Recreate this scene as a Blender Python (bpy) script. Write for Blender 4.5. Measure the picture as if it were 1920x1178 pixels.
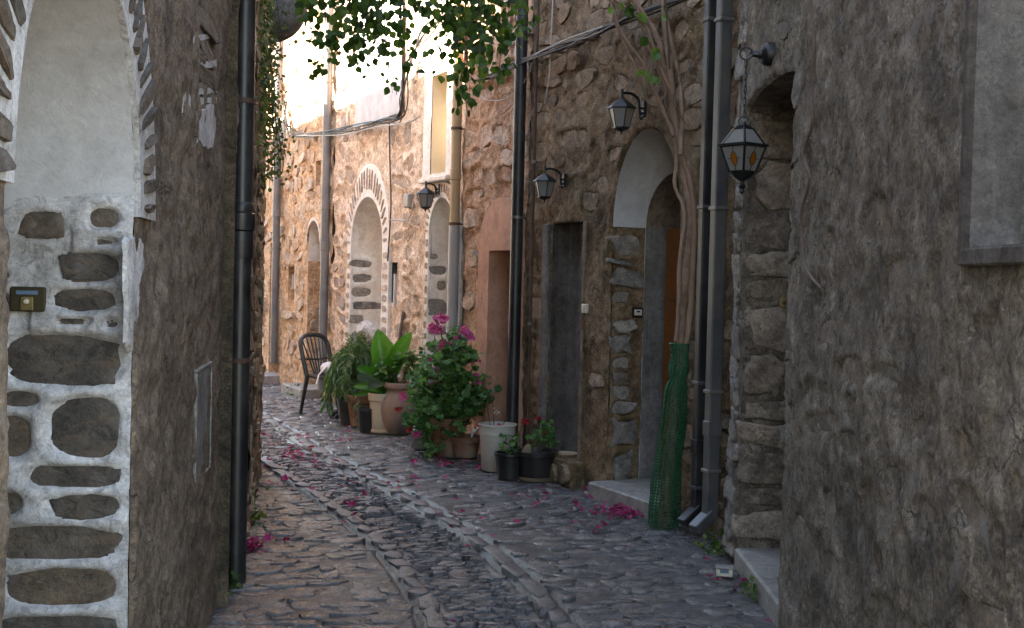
import bpy, math, random
import numpy as np
from mathutils import Vector, Matrix

for _o in list(bpy.data.objects):
    bpy.data.objects.remove(_o)
SC = bpy.context.scene
COL = SC.collection

# ------------------------------------------------------------------ camera
EYE = Vector((0, 0, 1.55)); FPX = 2200.0; PITCH = math.radians(1.67); ROLL = math.radians(1.4)
FWD = Vector((0, math.cos(PITCH), -math.sin(PITCH)))
_r0 = Vector((1, 0, 0)); _u0 = Vector((0, math.sin(PITCH), math.cos(PITCH)))
RIGHT = _r0*math.cos(ROLL) + _u0*math.sin(ROLL); UP = _u0*math.cos(ROLL) - _r0*math.sin(ROLL)
cam_data = bpy.data.cameras.new('camera'); cam = bpy.data.objects.new('camera', cam_data); COL.objects.link(cam)
cam_data.sensor_width = 36; cam_data.lens = 36*FPX/1920; cam_data.clip_start = 0.05; cam_data.clip_end = 2000
M = Matrix((RIGHT, UP, -FWD)).transposed().to_4x4(); M.translation = EYE
cam.matrix_world = M
SC.camera = cam

# ------------------------------------------------------------------ sky, sun, exposure
SUN_DIR = Vector((-0.80, -0.18, 0.53)).normalized()      # towards the sun
SUN_EL = math.asin(SUN_DIR.z); SUN_AZ = math.atan2(SUN_DIR.x, SUN_DIR.y)
world = bpy.data.worlds.new('World'); SC.world = world; world.use_nodes = True
wn = world.node_tree.nodes; wl = world.node_tree.links
sky = wn.new('ShaderNodeTexSky'); sky.sky_type = 'NISHITA'; sky.sun_disc = False
sky.sun_elevation = SUN_EL; sky.sun_rotation = SUN_AZ
wn['Background'].inputs['Strength'].default_value = 0.15
wl.new(sky.outputs['Color'], wn['Background'].inputs['Color'])
sd = bpy.data.lights.new('sun', 'SUN'); sd.energy = 5.0; sd.angle = math.radians(0.5); sd.color = (1.0, 0.95, 0.86)
sun = bpy.data.objects.new('sun', sd); COL.objects.link(sun)
sun.rotation_euler = (-SUN_DIR).to_track_quat('-Z', 'Y').to_euler(); sun.location = (-6, -2, 12)
SC.view_settings.view_transform = 'Standard'; SC.view_settings.look = 'None'
SC.view_settings.gamma = 1; SC.view_settings.exposure = 3.2; SC.view_settings.use_curve_mapping = False
SC.view_settings.use_white_balance = True; SC.view_settings.white_balance_temperature = 7600; SC.view_settings.white_balance_tint = 10

SC.cycles.max_bounces = 6; SC.cycles.diffuse_bounces = 5; SC.cycles.transmission_bounces = 3; SC.cycles.glossy_bounces = 3
SC.cycles.denoising_prefilter = 'NONE'
SC.cycles.caustics_reflective = False; SC.cycles.caustics_refractive = False

# ------------------------------------------------------------------ picture <-> place helpers (real planes, real depths)
def ray(x, y): return FWD*FPX + RIGHT*(x-960) - UP*(y-589)
def G(x, y, z=0.0):
    d = ray(x, y); return EYE + d*((z-EYE.z)/d.z)
def D(x, y, Y):
    d = ray(x, y); return EYE + d*(Y/d.y)
class Fr:
    """a wall plane: U along it, V up, N out to the street"""
    def __init__(s, o, U, N): s.o = Vector(o); s.U = Vector(U).normalized(); s.N = Vector(N).normalized(); s.V = Vector((0, 0, 1))
    def pt(s, u, v, w=0.0): return s.o + s.U*u + s.V*v + s.N*w
    def px(s, x, y, w=0.0):
        d = ray(x, y); o = s.o + s.N*w
        t = (o-EYE).dot(s.N)/d.dot(s.N); p = EYE + d*t - o
        return p.dot(s.U), p.z
    def wp(s, x, y, w=0.0): return s.pt(*s.px(x, y, w), w)
    def arr(s, u, v, w):
        o, U, N = np.array(s.o), np.array(s.U), np.array(s.N)
        r = o + np.multiply.outer(u, U) + np.multiply.outer(w, N); r[..., 2] += v
        return r

# ------------------------------------------------------------------ noise
_T = np.random.RandomState(7).rand(256, 256)
def vn(x, y, s=0):
    x = np.asarray(x, float)+s*17.3+1000; y = np.asarray(y, float)+s*9.7+1000
    xi = np.floor(x).astype(int); yi = np.floor(y).astype(int); fx = x-xi; fy = y-yi
    fx = fx*fx*(3-2*fx); fy = fy*fy*(3-2*fy)
    a = _T[xi % 256, yi % 256]; b = _T[(xi+1) % 256, yi % 256]; c = _T[xi % 256, (yi+1) % 256]; d = _T[(xi+1) % 256, (yi+1) % 256]
    return (a*(1-fx)+b*fx)*(1-fy)+(c*(1-fx)+d*fx)*fy - 0.5
def fbm(x, y, s=0, o=4):
    r = 0; a = 1.0
    for k in range(o):
        r = r + a*vn(x*2**k, y*2**k, s+k*3); a *= 0.5
    return r
def sstep(a, b, x):
    t = np.clip((x-a)/(b-a), 0, 1); return t*t*(3-2*t)

# ------------------------------------------------------------------ object helpers
WO = {}      # world origin of each object
def link(name, me, parent=None, origin=(0, 0, 0), kind=None):
    o = bpy.data.objects.new(name, me); COL.objects.link(o); origin = Vector(origin)
    if parent is not None:
        o.parent = parent; o.location = origin - WO[parent.name]
    else: o.location = origin
    WO[o.name] = origin
    if kind: o['kind'] = kind
    return o
def tag(o, label=None, cat=None, group=None, kind=None):
    if label: o['label'] = label
    if cat: o['category'] = cat
    if group: o['group'] = group
    if kind: o['kind'] = kind
    return o
def thing(name, loc, label, cat, group=None):
    return tag(link(name, None, None, loc), label, cat, group)
def mesh_np(name, V, F, mat, smooth=True):
    me = bpy.data.meshes.new(name)
    me.from_pydata([tuple(v) for v in V], [], [tuple(int(i) for i in f) for f in F])
    if smooth and len(me.polygons): me.polygons.foreach_set('use_smooth', [True]*len(me.polygons))
    if mat: me.materials.append(mat)
    me.update(); return me
def quads_np(name, V, Q, mat, smooth=True):
    """fast all-quad mesh"""
    me = bpy.data.meshes.new(name); V = np.asarray(V, np.float32); Q = np.asarray(Q, np.int32)
    me.vertices.add(len(V)); me.vertices.foreach_set('co', V.ravel())
    me.loops.add(Q.size); me.loops.foreach_set('vertex_index', Q.ravel())
    me.polygons.add(len(Q)); me.polygons.foreach_set('loop_start', np.arange(0, Q.size, Q.shape[1], dtype=np.int32))
    me.polygons.foreach_set('loop_total', np.full(len(Q), Q.shape[1], np.int32))
    if smooth: me.polygons.foreach_set('use_smooth', np.ones(len(Q), bool))
    if mat: me.materials.append(mat)
    me.update(calc_edges=True); me.validate(); return me
def basis(t):
    t = Vector(t).normalized(); a = Vector((0, 0, 1)) if abs(t.z) < 0.9 else Vector((1, 0, 0))
    x = t.cross(a).normalized(); return x, x.cross(t).normalized(), t
class MB:
    def __init__(s): s.v = []; s.f = []
    def add(s, vs, fs):
        b = len(s.v); s.v += [Vector(v) for v in vs]; s.f += [tuple(b+i for i in f) for f in fs]; return s
    def box(s, c, size, X=(1, 0, 0), Y=(0, 1, 0), Z=(0, 0, 1), taper=1.0, bev=0.0):
        c = Vector(c); X, Y, Z = Vector(X), Vector(Y), Vector(Z); a, b, d = size[0]/2, size[1]/2, size[2]/2
        if bev <= 0:
            vs = [c+X*(i*a*(taper if k > 0 else 1))+Y*(j*b*(taper if k > 0 else 1))+Z*k*d for k in (-1, 1) for j in (-1, 1) for i in (-1, 1)]
            return s.add(vs, [(0, 2, 3, 1), (4, 5, 7, 6), (0, 1, 5, 4), (2, 6, 7, 3), (0, 4, 6, 2), (1, 3, 7, 5)])
        e = bev; prof = []
        for z, q in ((-d, e), (-d+e, 0), (d-e, 0), (d, e)):
            A, B = a-q, b-q; ring = [(-A+e, -B), (A-e, -B), (A, -B+e), (A, B-e), (A-e, B), (-A+e, B), (-A, B-e), (-A, -B+e)]
            prof.append([c+X*x+Y*y+Z*z for x, y in ring])
        vs = [p for r in prof for p in r]; fs = [tuple(range(7, -1, -1)), tuple(range(24, 32))]
        for k in range(3):
            for i in range(8): j = (i+1) % 8; fs.append((k*8+i, k*8+j, k*8+8+j, k*8+8+i))
        return s.add(vs, fs)
    def tube(s, pts, r, n=8, cap=True, sq=1.0):
        pts = [Vector(p) for p in pts]; m = len(pts)
        if not hasattr(r, '__len__'): r = [r]*m
        x = None; vs = []; fs = []
        for i, p in enumerate(pts):
            t = (pts[min(i+1, m-1)]-pts[max(i-1, 0)]).normalized()
            if x is None: x = basis(t)[0]
            x = (x-t*x.dot(t)).normalized(); y = t.cross(x)
            for k in range(n):
                a = 2*math.pi*(k+0.5)/n; vs.append(p+(x*math.cos(a)+y*math.sin(a)*sq)*r[i])
        for i in range(m-1):
            for k in range(n):
                j = (k+1) % n; fs.append((i*n+k, i*n+j, (i+1)*n+j, (i+1)*n+k))
        if cap: fs += [tuple(range(n-1, -1, -1)), tuple(range((m-1)*n, m*n))]
        return s.add(vs, fs)
    def lathe(s, prof, c, n=24, Z=(0, 0, 1), X=None, cap=False, jit=0, seed=0):
        c = Vector(c); Z = Vector(Z).normalized(); rr = random.Random(seed)
        X = Vector(X) if X else basis(Z)[0]; Y = Z.cross(X); vs = []; fs = []
        for r, z in prof:
            for k in range(n):
                a = 2*math.pi*(k+0.5)/n; q = r*(1+rr.uniform(-jit, jit)); vs.append(c+X*math.cos(a)*q+Y*math.sin(a)*q+Z*z)
        for i in range(len(prof)-1):
            for k in range(n):
                j = (k+1) % n; fs.append((i*n+k, i*n+j, (i+1)*n+j, (i+1)*n+k))
        if cap: fs += [tuple(range(n-1, -1, -1)), tuple(range((len(prof)-1)*n, len(prof)*n))]
        return s.add(vs, fs)
    def obj(s, name, mat, parent=None, origin=None, smooth=True, kind=None):
        origin = Vector(origin) if origin is not None else (WO[parent.name] if parent is not None else Vector((0, 0, 0)))
        me = mesh_np(name, [v-origin for v in s.v], s.f, mat, smooth)
        if smooth: me.set_sharp_from_angle(angle=math.radians(42))
        return link(name, me, parent, origin, kind)

def catmull(P, n=6):
    P = [Vector(p) for p in P]; out = []
    for i in range(len(P)-1):
        a, b, c, d = P[max(i-1, 0)], P[i], P[i+1], P[min(i+2, len(P)-1)]
        for k in range(n):
            t = k/n; out.append(0.5*((2*b)+(c-a)*t+(2*a-5*b+4*c-d)*t*t+(3*b-3*c+d-a)*t**3))
    out.append(P[-1]); return out

# ------------------------------------------------------------------ materials
class NT:
    def __init__(s, name):
        s.m = bpy.data.materials.new(name); s.m.use_nodes = True; s.t = s.m.node_tree; s.n = s.t.nodes
        s.b = s.n['Principled BSDF']; s.out = s.n['Material Output']
    def a(s, t, **k):
        n = s.n.new('ShaderNode'+t)
        for q, v in k.items():
            if q.startswith('i_'):
                n.inputs[q[2:].replace('_', ' ')].default_value = v
            else: setattr(n, q, v)
        return n
    def l(s, a, b): s.t.links.new(a, b)
    def ramp(s, fac, stops, interp='LINEAR'):
        r = s.n.new('ShaderNodeValToRGB'); r.color_ramp.interpolation = interp; e = r.color_ramp.elements
        while len(e) < len(stops): e.new(0.5)
        for q, (p, c) in zip(e, stops): q.position = p; q.color = (*c, 1) if len(c) == 3 else c
        s.l(fac, r.inputs[0]); return r.outputs[0]
    def noise(s, co, scale, detail=5, rough=0.6, dist=0.0, w=None):
        n = s.n.new('ShaderNodeTexNoise'); n.inputs['Scale'].default_value = scale; n.inputs['Detail'].default_value = detail
        n.inputs['Roughness'].default_value = rough; n.inputs['Distortion'].default_value = dist
        if w is not None: n.noise_dimensions = '4D'; s.l(w, n.inputs['W'])
        s.l(co, n.inputs['Vector']); return n.outputs['Fac']
    def math(s, op, a, b=None):
        n = s.n.new('ShaderNodeMath'); n.operation = op
        for i, q in enumerate((a, b)):
            if q is None: continue
            if isinstance(q, (int, float)): n.inputs[i].default_value = q
            else: s.l(q, n.inputs[i])
        return n.outputs[0]
    def mix(s, mode, f, a, b):
        n = s.n.new('ShaderNodeMix'); n.data_type = 'RGBA'; n.blend_type = mode
        for i, q in ((0, f), (6, a), (7, b)):
            if isinstance(q, (int, float)): n.inputs[i].default_value = q
            elif isinstance(q, tuple): n.inputs[i].default_value = (*q, 1)
            else: s.l(q, n.inputs[i])
        return n.outputs[2]
    def mapping(s, co, scale):
        n = s.n.new('ShaderNodeMapping'); n.inputs['Scale'].default_value = scale; s.l(co, n.inputs['Vector']); return n.outputs[0]
    def bump(s, h, strength, dist, prev=None):
        n = s.n.new('ShaderNodeBump'); n.inputs['Strength'].default_value = strength; n.inputs['Distance'].default_value = dist
        s.l(h, n.inputs['Height'])
        if prev: s.l(prev, n.inputs['Normal'])
        return n.outputs[0]
def mat_plain(name, c, rough=0.5, metal=0.0, var=0.25, scale=20, bump=0.15, dirt=None):
    k = NT(name); co = k.a('TexCoord').outputs['Object']
    f = k.noise(co, scale, 5); c2 = tuple(x*(1-var) for x in c)
    col = k.ramp(f, [(0.3, c2), (0.7, c)])
    if dirt:
        f2 = k.noise(co, scale*0.25, 6, 0.7); col = k.mix('MIX', k.ramp(f2, [(0.44, (0, 0, 0)), (0.62, (0.9, 0.9, 0.9))]), col, dirt)
    k.l(col, k.b.inputs['Base Color']); k.b.inputs['Metallic'].default_value = metal
    k.l(k.ramp(f, [(0.2, (rough*0.8,)*3), (0.8, (min(1, rough*1.2),)*3)]), k.b.inputs['Roughness'])
    if bump: k.l(k.bump(k.noise(co, scale*4, 4), bump, 0.004), k.b.inputs['Normal'])
    return k.m
def mat_mortar(name, c1, c2, c3, scale=3.0, bump=0.6, rough=0.9, streak=0.3, spots=None, fine=45, moss=None, crack=0.0, mottle=None, grit_shade=0.8, var=0.75):
    """weathered lime mortar or plaster"""
    k = NT(name); co = k.a('TexCoord').outputs['Object']
    f = k.noise(co, scale, 9, 0.68, 0.4)
    col = k.ramp(f, [(0.36, c1), (0.5, c2), (0.64, c3)])
    g = k.noise(co, scale*6, 6, 0.7, 0.6)
    col = k.mix('MULTIPLY', var, col, k.ramp(g, [(0.38, (0.55, 0.53, 0.51)), (0.5, (1, 1, 1)), (0.63, (1.35, 1.33, 1.3))]))
    if streak:
        st = k.noise(k.mapping(co, (5, 5, 0.55)), 1.6, 6, 0.65, 0.3)
        col = k.mix('MULTIPLY', streak, col, k.ramp(st, [(0.38, (0.35, 0.33, 0.32)), (0.58, (1, 1, 1))]))
    if spots:
        sp = k.noise(co, scale*2.2, 8, 0.75, 0.8); col = k.mix('MIX', k.ramp(sp, [(0.56, (0, 0, 0)), (0.68, (0.75, 0.75, 0.75))]), col, spots)
    if moss:
        sp = k.noise(co, 2.3, 8, 0.7, 0.3); col = k.mix('MIX', k.ramp(sp, [(0.56, (0, 0, 0)), (0.7, (0.6, 0.6, 0.6))]), col, moss)
    if grit_shade:
        p1 = k.noise(co, fine*0.9, 8, 0.78, 1.5); col = k.mix('MULTIPLY', grit_shade, col, k.ramp(p1, [(0.41, (0.35, 0.33, 0.31)), (0.475, (0.95, 0.95, 0.95)), (0.54, (1.0, 1.0, 1.0)), (0.61, (1.6, 1.58, 1.55))]))  # random grit whose dark pits also paint crevice shade into the colour
    if mottle:
        for q, (cc, sc_, lo_) in enumerate(mottle):
            mo = k.noise(k.mapping(co, (1, 1, 0.8)), sc_, 7, 0.7, 1.2+q); col = k.mix('MIX', k.ramp(mo, [(lo_, (0, 0, 0)), (lo_+0.07, (0.8, 0.8, 0.8))]), col, cc)
    cm = None
    if crack:
        ds = k.a('TexNoise', i_Scale=2.5, i_Detail=6.0); k.l(co, ds.inputs['Vector'])
        wv = k.a('VectorMath', operation='MULTIPLY_ADD'); k.l(ds.outputs['Color'], wv.inputs[0]); wv.inputs[1].default_value = (0.5, 0.5, 0.5); k.l(co, wv.inputs[2])
        vo = k.a('TexVoronoi', feature='DISTANCE_TO_EDGE', i_Scale=2.6); k.l(wv.outputs[0], vo.inputs['Vector'])
        line = k.ramp(vo.outputs['Distance'], [(0.0, (1, 1, 1)), (0.012, (0, 0, 0))])
        msk = k.ramp(k.noise(co, 1.7, 4, 0.6), [(0.47, (0, 0, 0)), (0.6, (1, 1, 1))])
        cm = k.math('MULTIPLY', line, msk); col = k.mix('MIX', k.math('MULTIPLY', cm, crack), col, tuple(x*0.25 for x in c1))
    k.l(col, k.b.inputs['Base Color']); k.b.inputs['Roughness'].default_value = rough
    k.b.inputs['Specular IOR Level'].default_value = 0.3
    b1 = k.bump(k.noise(co, fine*0.45, 8, 0.72, 0.9), bump, 0.014)
    if cm: b1 = k.bump(k.math('SUBTRACT', 1.0, cm), 0.6, 0.012, b1)
    b2 = k.bump(k.noise(co, fine*1.6, 4, 0.65), bump*0.8, 0.006, b1)
    k.l(b2, k.b.inputs['Normal']); return k.m
def mat_stone(name, cols, bump=0.7, rough=0.8, spec=0.4, vein=None, scale=9, dust=None):
    k = NT(name); co = k.a('TexCoord').outputs['Object']
    rnd = k.math('FRACT', k.math('ADD', k.a('ObjectInfo').outputs['Random'], k.a('NewGeometry').outputs['Random Per Island']))
    w = k.math('MULTIPLY', rnd, 37.0)
    n = len(cols); base = k.ramp(rnd, [((i+0.5)/n, c) for i, c in enumerate(cols)], 'CONSTANT' if n > 6 else 'LINEAR')
    f = k.noise(co, scale, 8, 0.7, 0.5, w)
    col = k.mix('MULTIPLY', 0.9, base, k.ramp(f, [(0.36, (0.42, 0.40, 0.39)), (0.5, (0.95, 0.95, 0.95)), (0.64, (1.5, 1.47, 1.43))]))
    p1 = k.noise(co, scale*4.5, 8, 0.78, 1.3, w); col = k.mix('MULTIPLY', 0.85, col, k.ramp(p1, [(0.40, (0.3, 0.28, 0.27)), (0.47, (0.92, 0.92, 0.92)), (0.54, (1.0, 1.0, 1.0)), (0.61, (1.6, 1.58, 1.55))]))  # dark pits paint the shade of crevices into the stone colour
    if vein:
        st = k.noise(k.mapping(co, (2, 2, 9)), scale*0.6, 6, 0.6, 0.8, w)
        col = k.mix('MIX', k.ramp(st, [(0.52, (0, 0, 0)), (0.66, (0.7, 0.7, 0.7))]), col, vein)
    if dust:
        up = k.a('SeparateXYZ'); k.l(k.a('NewGeometry').outputs['Normal'], up.inputs[0])
        st = k.noise(co, scale*1.7, 6, 0.7, 0.3, w)
        col = k.mix('MIX', k.ramp(st, [(0.5, (0, 0, 0)), (0.7, (0.8, 0.8, 0.8))]), col, dust)
    k.l(col, k.b.inputs['Base Color'])
    k.l(k.ramp(f, [(0.3, (rough*0.8,)*3), (0.7, (min(1, rough*1.15),)*3)]), k.b.inputs['Roughness'])
    k.b.inputs['Specular IOR Level'].default_value = spec
    b1 = k.bump(k.noise(co, scale*1.8, 8, 0.72, 0.8, w), bump, 0.016)
    b2 = k.bump(k.noise(co, scale*9, 5, 0.65, 0, w), bump*0.7, 0.005, b1)
    k.l(b2, k.b.inputs['Normal']); return k.m
def mat_leaf(name, cols, trans=0.35, rough=0.45):
    k = NT(name); co = k.a('TexCoord').outputs['Object']
    rnd = k.math('FRACT', k.math('ADD', k.a('ObjectInfo').outputs['Random'], k.a('NewGeometry').outputs['Random Per Island']))
    n = len(cols); col = k.ramp(rnd, [((i+0.5)/n, c) for i, c in enumerate(cols)])
    col = k.mix('MULTIPLY', 0.6, col, k.ramp(k.noise(co, 30, 3), [(0.3, (0.6, 0.62, 0.6)), (0.7, (1.15, 1.15, 1.1))]))
    k.l(col, k.b.inputs['Base Color']); k.b.inputs['Roughness'].default_value = rough
    tr = k.a('BsdfTranslucent'); k.l(k.mix('MULTIPLY', 1.0, col, (1.1, 1.35, 0.6)), tr.inputs['Color'])
    ms = k.a('MixShader'); ms.inputs[0].default_value = trans
    k.l(k.b.outputs[0], ms.inputs[1]); k.l(tr.outputs[0], ms.inputs[2]); k.l(ms.outputs[0], k.out.inputs['Surface'])
    return k.m
def mat_glass_pane(name, c, rough=0.25):
    k = NT(name); k.b.inputs['Base Color'].default_value = (*c, 1); k.b.inputs['Roughness'].default_value = rough
    k.b.inputs['Specular IOR Level'].default_value = 0.6
    tr = k.a('BsdfTranslucent'); tr.inputs['Color'].default_value = (*c, 1)
    ms = k.a('MixShader'); ms.inputs[0].default_value = 0.45
    k.l(k.b.outputs[0], ms.inputs[1]); k.l(tr.outputs[0], ms.inputs[2]); k.l(ms.outputs[0], k.out.inputs['Surface'])
    return k.m

MT = {}
MT['mort_L1'] = mat_mortar('plaster_brown_left', (0.103, 0.077, 0.056), (0.163, 0.120, 0.087), (0.215, 0.162, 0.118), 2.6, 0.8, streak=0.14, spots=(0.224, 0.174, 0.131), crack=0.8, mottle=[((0.185, 0.153, 0.130), 4.0, 0.60), ((0.159, 0.096, 0.058), 3.1, 0.65), ((0.064, 0.051, 0.043), 5.0, 0.62)])
MT['white'] = mat_mortar('whitewash', (0.412, 0.401, 0.400), (0.495, 0.483, 0.482), (0.555, 0.551, 0.557), 2.0, 0.3, streak=0.06, fine=30, grit_shade=0.12, var=0.14)
MT['white_rough'] = mat_mortar('whitewashed_joint', (0.361, 0.342, 0.324), (0.481, 0.461, 0.452), (0.555, 0.544, 0.535), 3.0, 0.55, streak=0.28, spots=(0.324, 0.297, 0.270), fine=34, grit_shade=0.55, var=0.40)
MT['white_warm'] = mat_mortar('warm_limewash', (0.638, 0.574, 0.510), (0.791, 0.727, 0.663), (0.840, 0.840, 0.804), 3.0, 0.45, streak=0.12, fine=30, grit_shade=0.20, var=0.16)
MT['mort_A'] = mat_mortar('mortar_grey_right', (0.084, 0.069, 0.056), (0.160, 0.129, 0.101), (0.269, 0.227, 0.185), 3.4, 1.0, streak=0.2, spots=(0.299, 0.251, 0.211), fine=38, crack=0.8, mottle=[((0.199, 0.177, 0.161), 5.0, 0.57), ((0.140, 0.085, 0.050), 3.7, 0.62), ((0.047, 0.040, 0.035), 6.5, 0.60)])
MT['mort_B'] = mat_mortar('mortar_brown_dark', (0.107, 0.071, 0.042), (0.203, 0.135, 0.078), (0.299, 0.204, 0.123), 3.0, 0.9, streak=0.5, spots=(0.275, 0.204, 0.138), moss=(0.090, 0.091, 0.037), crack=0.8, mottle=[((0.263, 0.206, 0.153), 5.0, 0.58), ((0.210, 0.112, 0.060), 3.7, 0.62), ((0.070, 0.054, 0.038), 6.5, 0.58)])
MT['mort_C'] = mat_mortar('mortar_orange', (0.327, 0.194, 0.123), (0.448, 0.277, 0.179), (0.557, 0.376, 0.268), 3.0, 0.9, streak=0.3, spots=(0.544, 0.435, 0.347))
MT['mort_D'] = mat_mortar('mortar_peach', (0.534, 0.382, 0.276), (0.693, 0.519, 0.389), (0.800, 0.645, 0.524), 2.6, 0.7, streak=0.2, spots=(0.774, 0.659, 0.563))
MT['mort_E'] = mat_mortar('mortar_ochre', (0.487, 0.295, 0.169), (0.657, 0.433, 0.269), (0.763, 0.573, 0.414), 3.2, 0.9, streak=0.25, spots=(0.736, 0.599, 0.477))
MT['mort_L2'] = mat_mortar('mortar_mossy', (0.065, 0.050, 0.034), (0.117, 0.089, 0.057), (0.169, 0.131, 0.088), 3.0, 0.9, streak=0.4, moss=(0.046, 0.053, 0.018))
MT['pink'] = mat_mortar('pink_render', (0.396, 0.214, 0.142), (0.473, 0.262, 0.179), (0.528, 0.310, 0.215), 1.6, 0.22, streak=0.12, fine=60, grit_shade=0.25, var=0.30)
MT['grey_ren'] = mat_mortar('grey_render', (0.125, 0.115, 0.107), (0.181, 0.167, 0.158), (0.239, 0.225, 0.215), 2.4, 0.4, streak=0.45, fine=60, grit_shade=0.45, var=0.50)
MT['brown_ren'] = mat_mortar('brown_render', (0.122, 0.090, 0.067), (0.184, 0.138, 0.102), (0.235, 0.178, 0.138), 2.4, 0.4, streak=0.3, fine=60, grit_shade=0.45)
MT['dark_ren'] = mat_mortar('dark_render', (0.064, 0.055, 0.050), (0.101, 0.087, 0.078), (0.138, 0.120, 0.109), 2.4, 0.4, streak=0.5, fine=60, grit_shade=0.45)
MT['st_L'] = mat_stone('stone_grey_brown', [(0.069, 0.057, 0.046), (0.089, 0.072, 0.057), (0.106, 0.079, 0.057), (0.077, 0.066, 0.057), (0.114, 0.083, 0.057)], 0.75, 0.75, vein=(0.130, 0.083, 0.050), scale=8, dust=(0.138, 0.116, 0.099))
MT['st_A'] = mat_stone('stone_weathered_grey', [(0.099, 0.080, 0.065), (0.160, 0.129, 0.101), (0.130, 0.097, 0.074), (0.219, 0.181, 0.150), (0.149, 0.107, 0.074), (0.115, 0.101, 0.087)], 1.0, 0.85, dust=(0.299, 0.255, 0.215), scale=7)
MT['st_J'] = mat_stone('stone_doorway_lightened', [(0.126, 0.099, 0.078), (0.203, 0.160, 0.121), (0.165, 0.120, 0.089), (0.278, 0.224, 0.181), (0.190, 0.133, 0.089), (0.146, 0.125, 0.105)], 1.0, 0.85, dust=(0.380, 0.316, 0.259), scale=7)  # wall stone colours lightened to make up for shade in the recess
MT['st_B'] = mat_stone('stone_brown', [(0.161, 0.112, 0.074), (0.247, 0.172, 0.109), (0.198, 0.145, 0.099), (0.308, 0.228, 0.155), (0.223, 0.139, 0.081)], 1.0, 0.85, dust=(0.347, 0.262, 0.184), scale=8)
MT['st_C'] = mat_stone('stone_orange', [(0.352, 0.225, 0.153), (0.462, 0.353, 0.275), (0.396, 0.267, 0.188), (0.506, 0.407, 0.336), (0.308, 0.182, 0.122)], 1.0, 0.85, dust=(0.528, 0.438, 0.366), scale=8)
MT['st_D'] = mat_stone('stone_tan', [(0.314, 0.206, 0.139), (0.444, 0.318, 0.231), (0.380, 0.292, 0.231), (0.511, 0.388, 0.297), (0.341, 0.272, 0.231)], 1.0, 0.85, dust=(0.549, 0.440, 0.356), scale=8)
MT['st_E'] = mat_stone('stone_ochre', [(0.436, 0.280, 0.171), (0.564, 0.397, 0.268), (0.488, 0.361, 0.263), (0.385, 0.268, 0.183), (0.602, 0.459, 0.348)], 1.0, 0.85, dust=(0.666, 0.535, 0.415), scale=8)
MT['st_grey'] = mat_stone('stone_jamb_grey', [(0.20, 0.18, 0.165), (0.25, 0.225, 0.205), (0.17, 0.15, 0.135), (0.28, 0.24, 0.205)], 0.9, 0.85, dust=(0.32, 0.29, 0.26), scale=8)
MT['cobble'] = mat_stone('paving_stone', [(0.120, 0.113, 0.113), (0.175, 0.163, 0.158), (0.142, 0.131, 0.130), (0.212, 0.191, 0.185), (0.157, 0.134, 0.125), (0.101, 0.097, 0.101)], 1.0, 0.27, 0.8, dust=(0.212, 0.180, 0.162), scale=10)
MT['cobble_edge'] = mat_stone('edging_stone', [(0.132, 0.122, 0.122), (0.160, 0.145, 0.144), (0.146, 0.133, 0.132)], 0.7, 0.5, 0.5, dust=(0.177, 0.154, 0.142), scale=10)
MT['cobble_thin'] = mat_stone('gutter_slate', [(0.114, 0.106, 0.105), (0.166, 0.153, 0.150), (0.134, 0.123, 0.125), (0.196, 0.179, 0.173)], 1.0, 0.3, 0.8, scale=12)
MT['bed'] = mat_mortar('paving_joint', (0.069, 0.066, 0.068), (0.123, 0.116, 0.117), (0.165, 0.156, 0.157), 4.0, 0.9, rough=0.4, streak=0.0, moss=(0.075, 0.073, 0.055), fine=40, mottle=[((0.143, 0.130, 0.116), 2.2, 0.60), ((0.054, 0.051, 0.051), 7.0, 0.60)])
MT['slab'] = mat_mortar('worn_marble_slab', (0.210, 0.192, 0.176), (0.285, 0.263, 0.241), (0.338, 0.315, 0.288), 4.0, 0.35, rough=0.6, streak=0.0, grit_shade=0.35, var=0.40)
MT['concrete'] = mat_mortar('concrete_grey', (0.20, 0.185, 0.165), (0.27, 0.25, 0.225), (0.33, 0.31, 0.28), 4.0, 0.7, streak=0.2, grit_shade=0.50)
MT['black_pl'] = mat_plain('black_plastic', (0.014, 0.014, 0.015), 0.38, var=0.35, scale=9, bump=0.1, dirt=(0.04, 0.038, 0.036))
MT['iron'] = mat_plain('black_iron', (0.018, 0.018, 0.02), 0.42, 0.3, bump=0.2)
MT['pipe_dark'] = mat_plain('dark_painted_metal', (0.022, 0.022, 0.025), 0.4, 0.2, scale=5, bump=0.1, dirt=(0.06, 0.055, 0.05))
MT['pipe_grey'] = mat_plain('grey_painted_metal', (0.085, 0.085, 0.09), 0.42, 0.2, scale=5, bump=0.08, dirt=(0.13, 0.12, 0.11))
MT['pipe_blue'] = mat_plain('slate_painted_pipe', (0.15, 0.155, 0.17), 0.45, 0.1, scale=5, bump=0.08, dirt=(0.22, 0.2, 0.18))
MT['pipe_light'] = mat_plain('pale_grey_pipe', (0.306, 0.289, 0.272), 0.5, 0, scale=5, bump=0.08, dirt=(0.255, 0.212, 0.170))
MT['pipe_tan'] = mat_plain('tan_pipe', (0.50, 0.335, 0.175), 0.5, 0, scale=6, bump=0.15, dirt=(0.36, 0.23, 0.12))
MT['rust'] = mat_plain('rusty_pipe', (0.115, 0.06, 0.04), 0.75, 0.1, scale=14, bump=0.3, dirt=(0.05, 0.03, 0.022))
MT['bracket'] = mat_plain('galvanised_clip', (0.22, 0.2, 0.18), 0.5, 0.6)
MT['wood_or'] = mat_plain('varnished_door', (0.288, 0.100, 0.024), 0.45, 0, var=0.45, scale=14, bump=0.2)
MT['wood'] = mat_plain('old_wood', (0.19, 0.11, 0.065), 0.75, 0, var=0.4, scale=18, bump=0.4)
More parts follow.
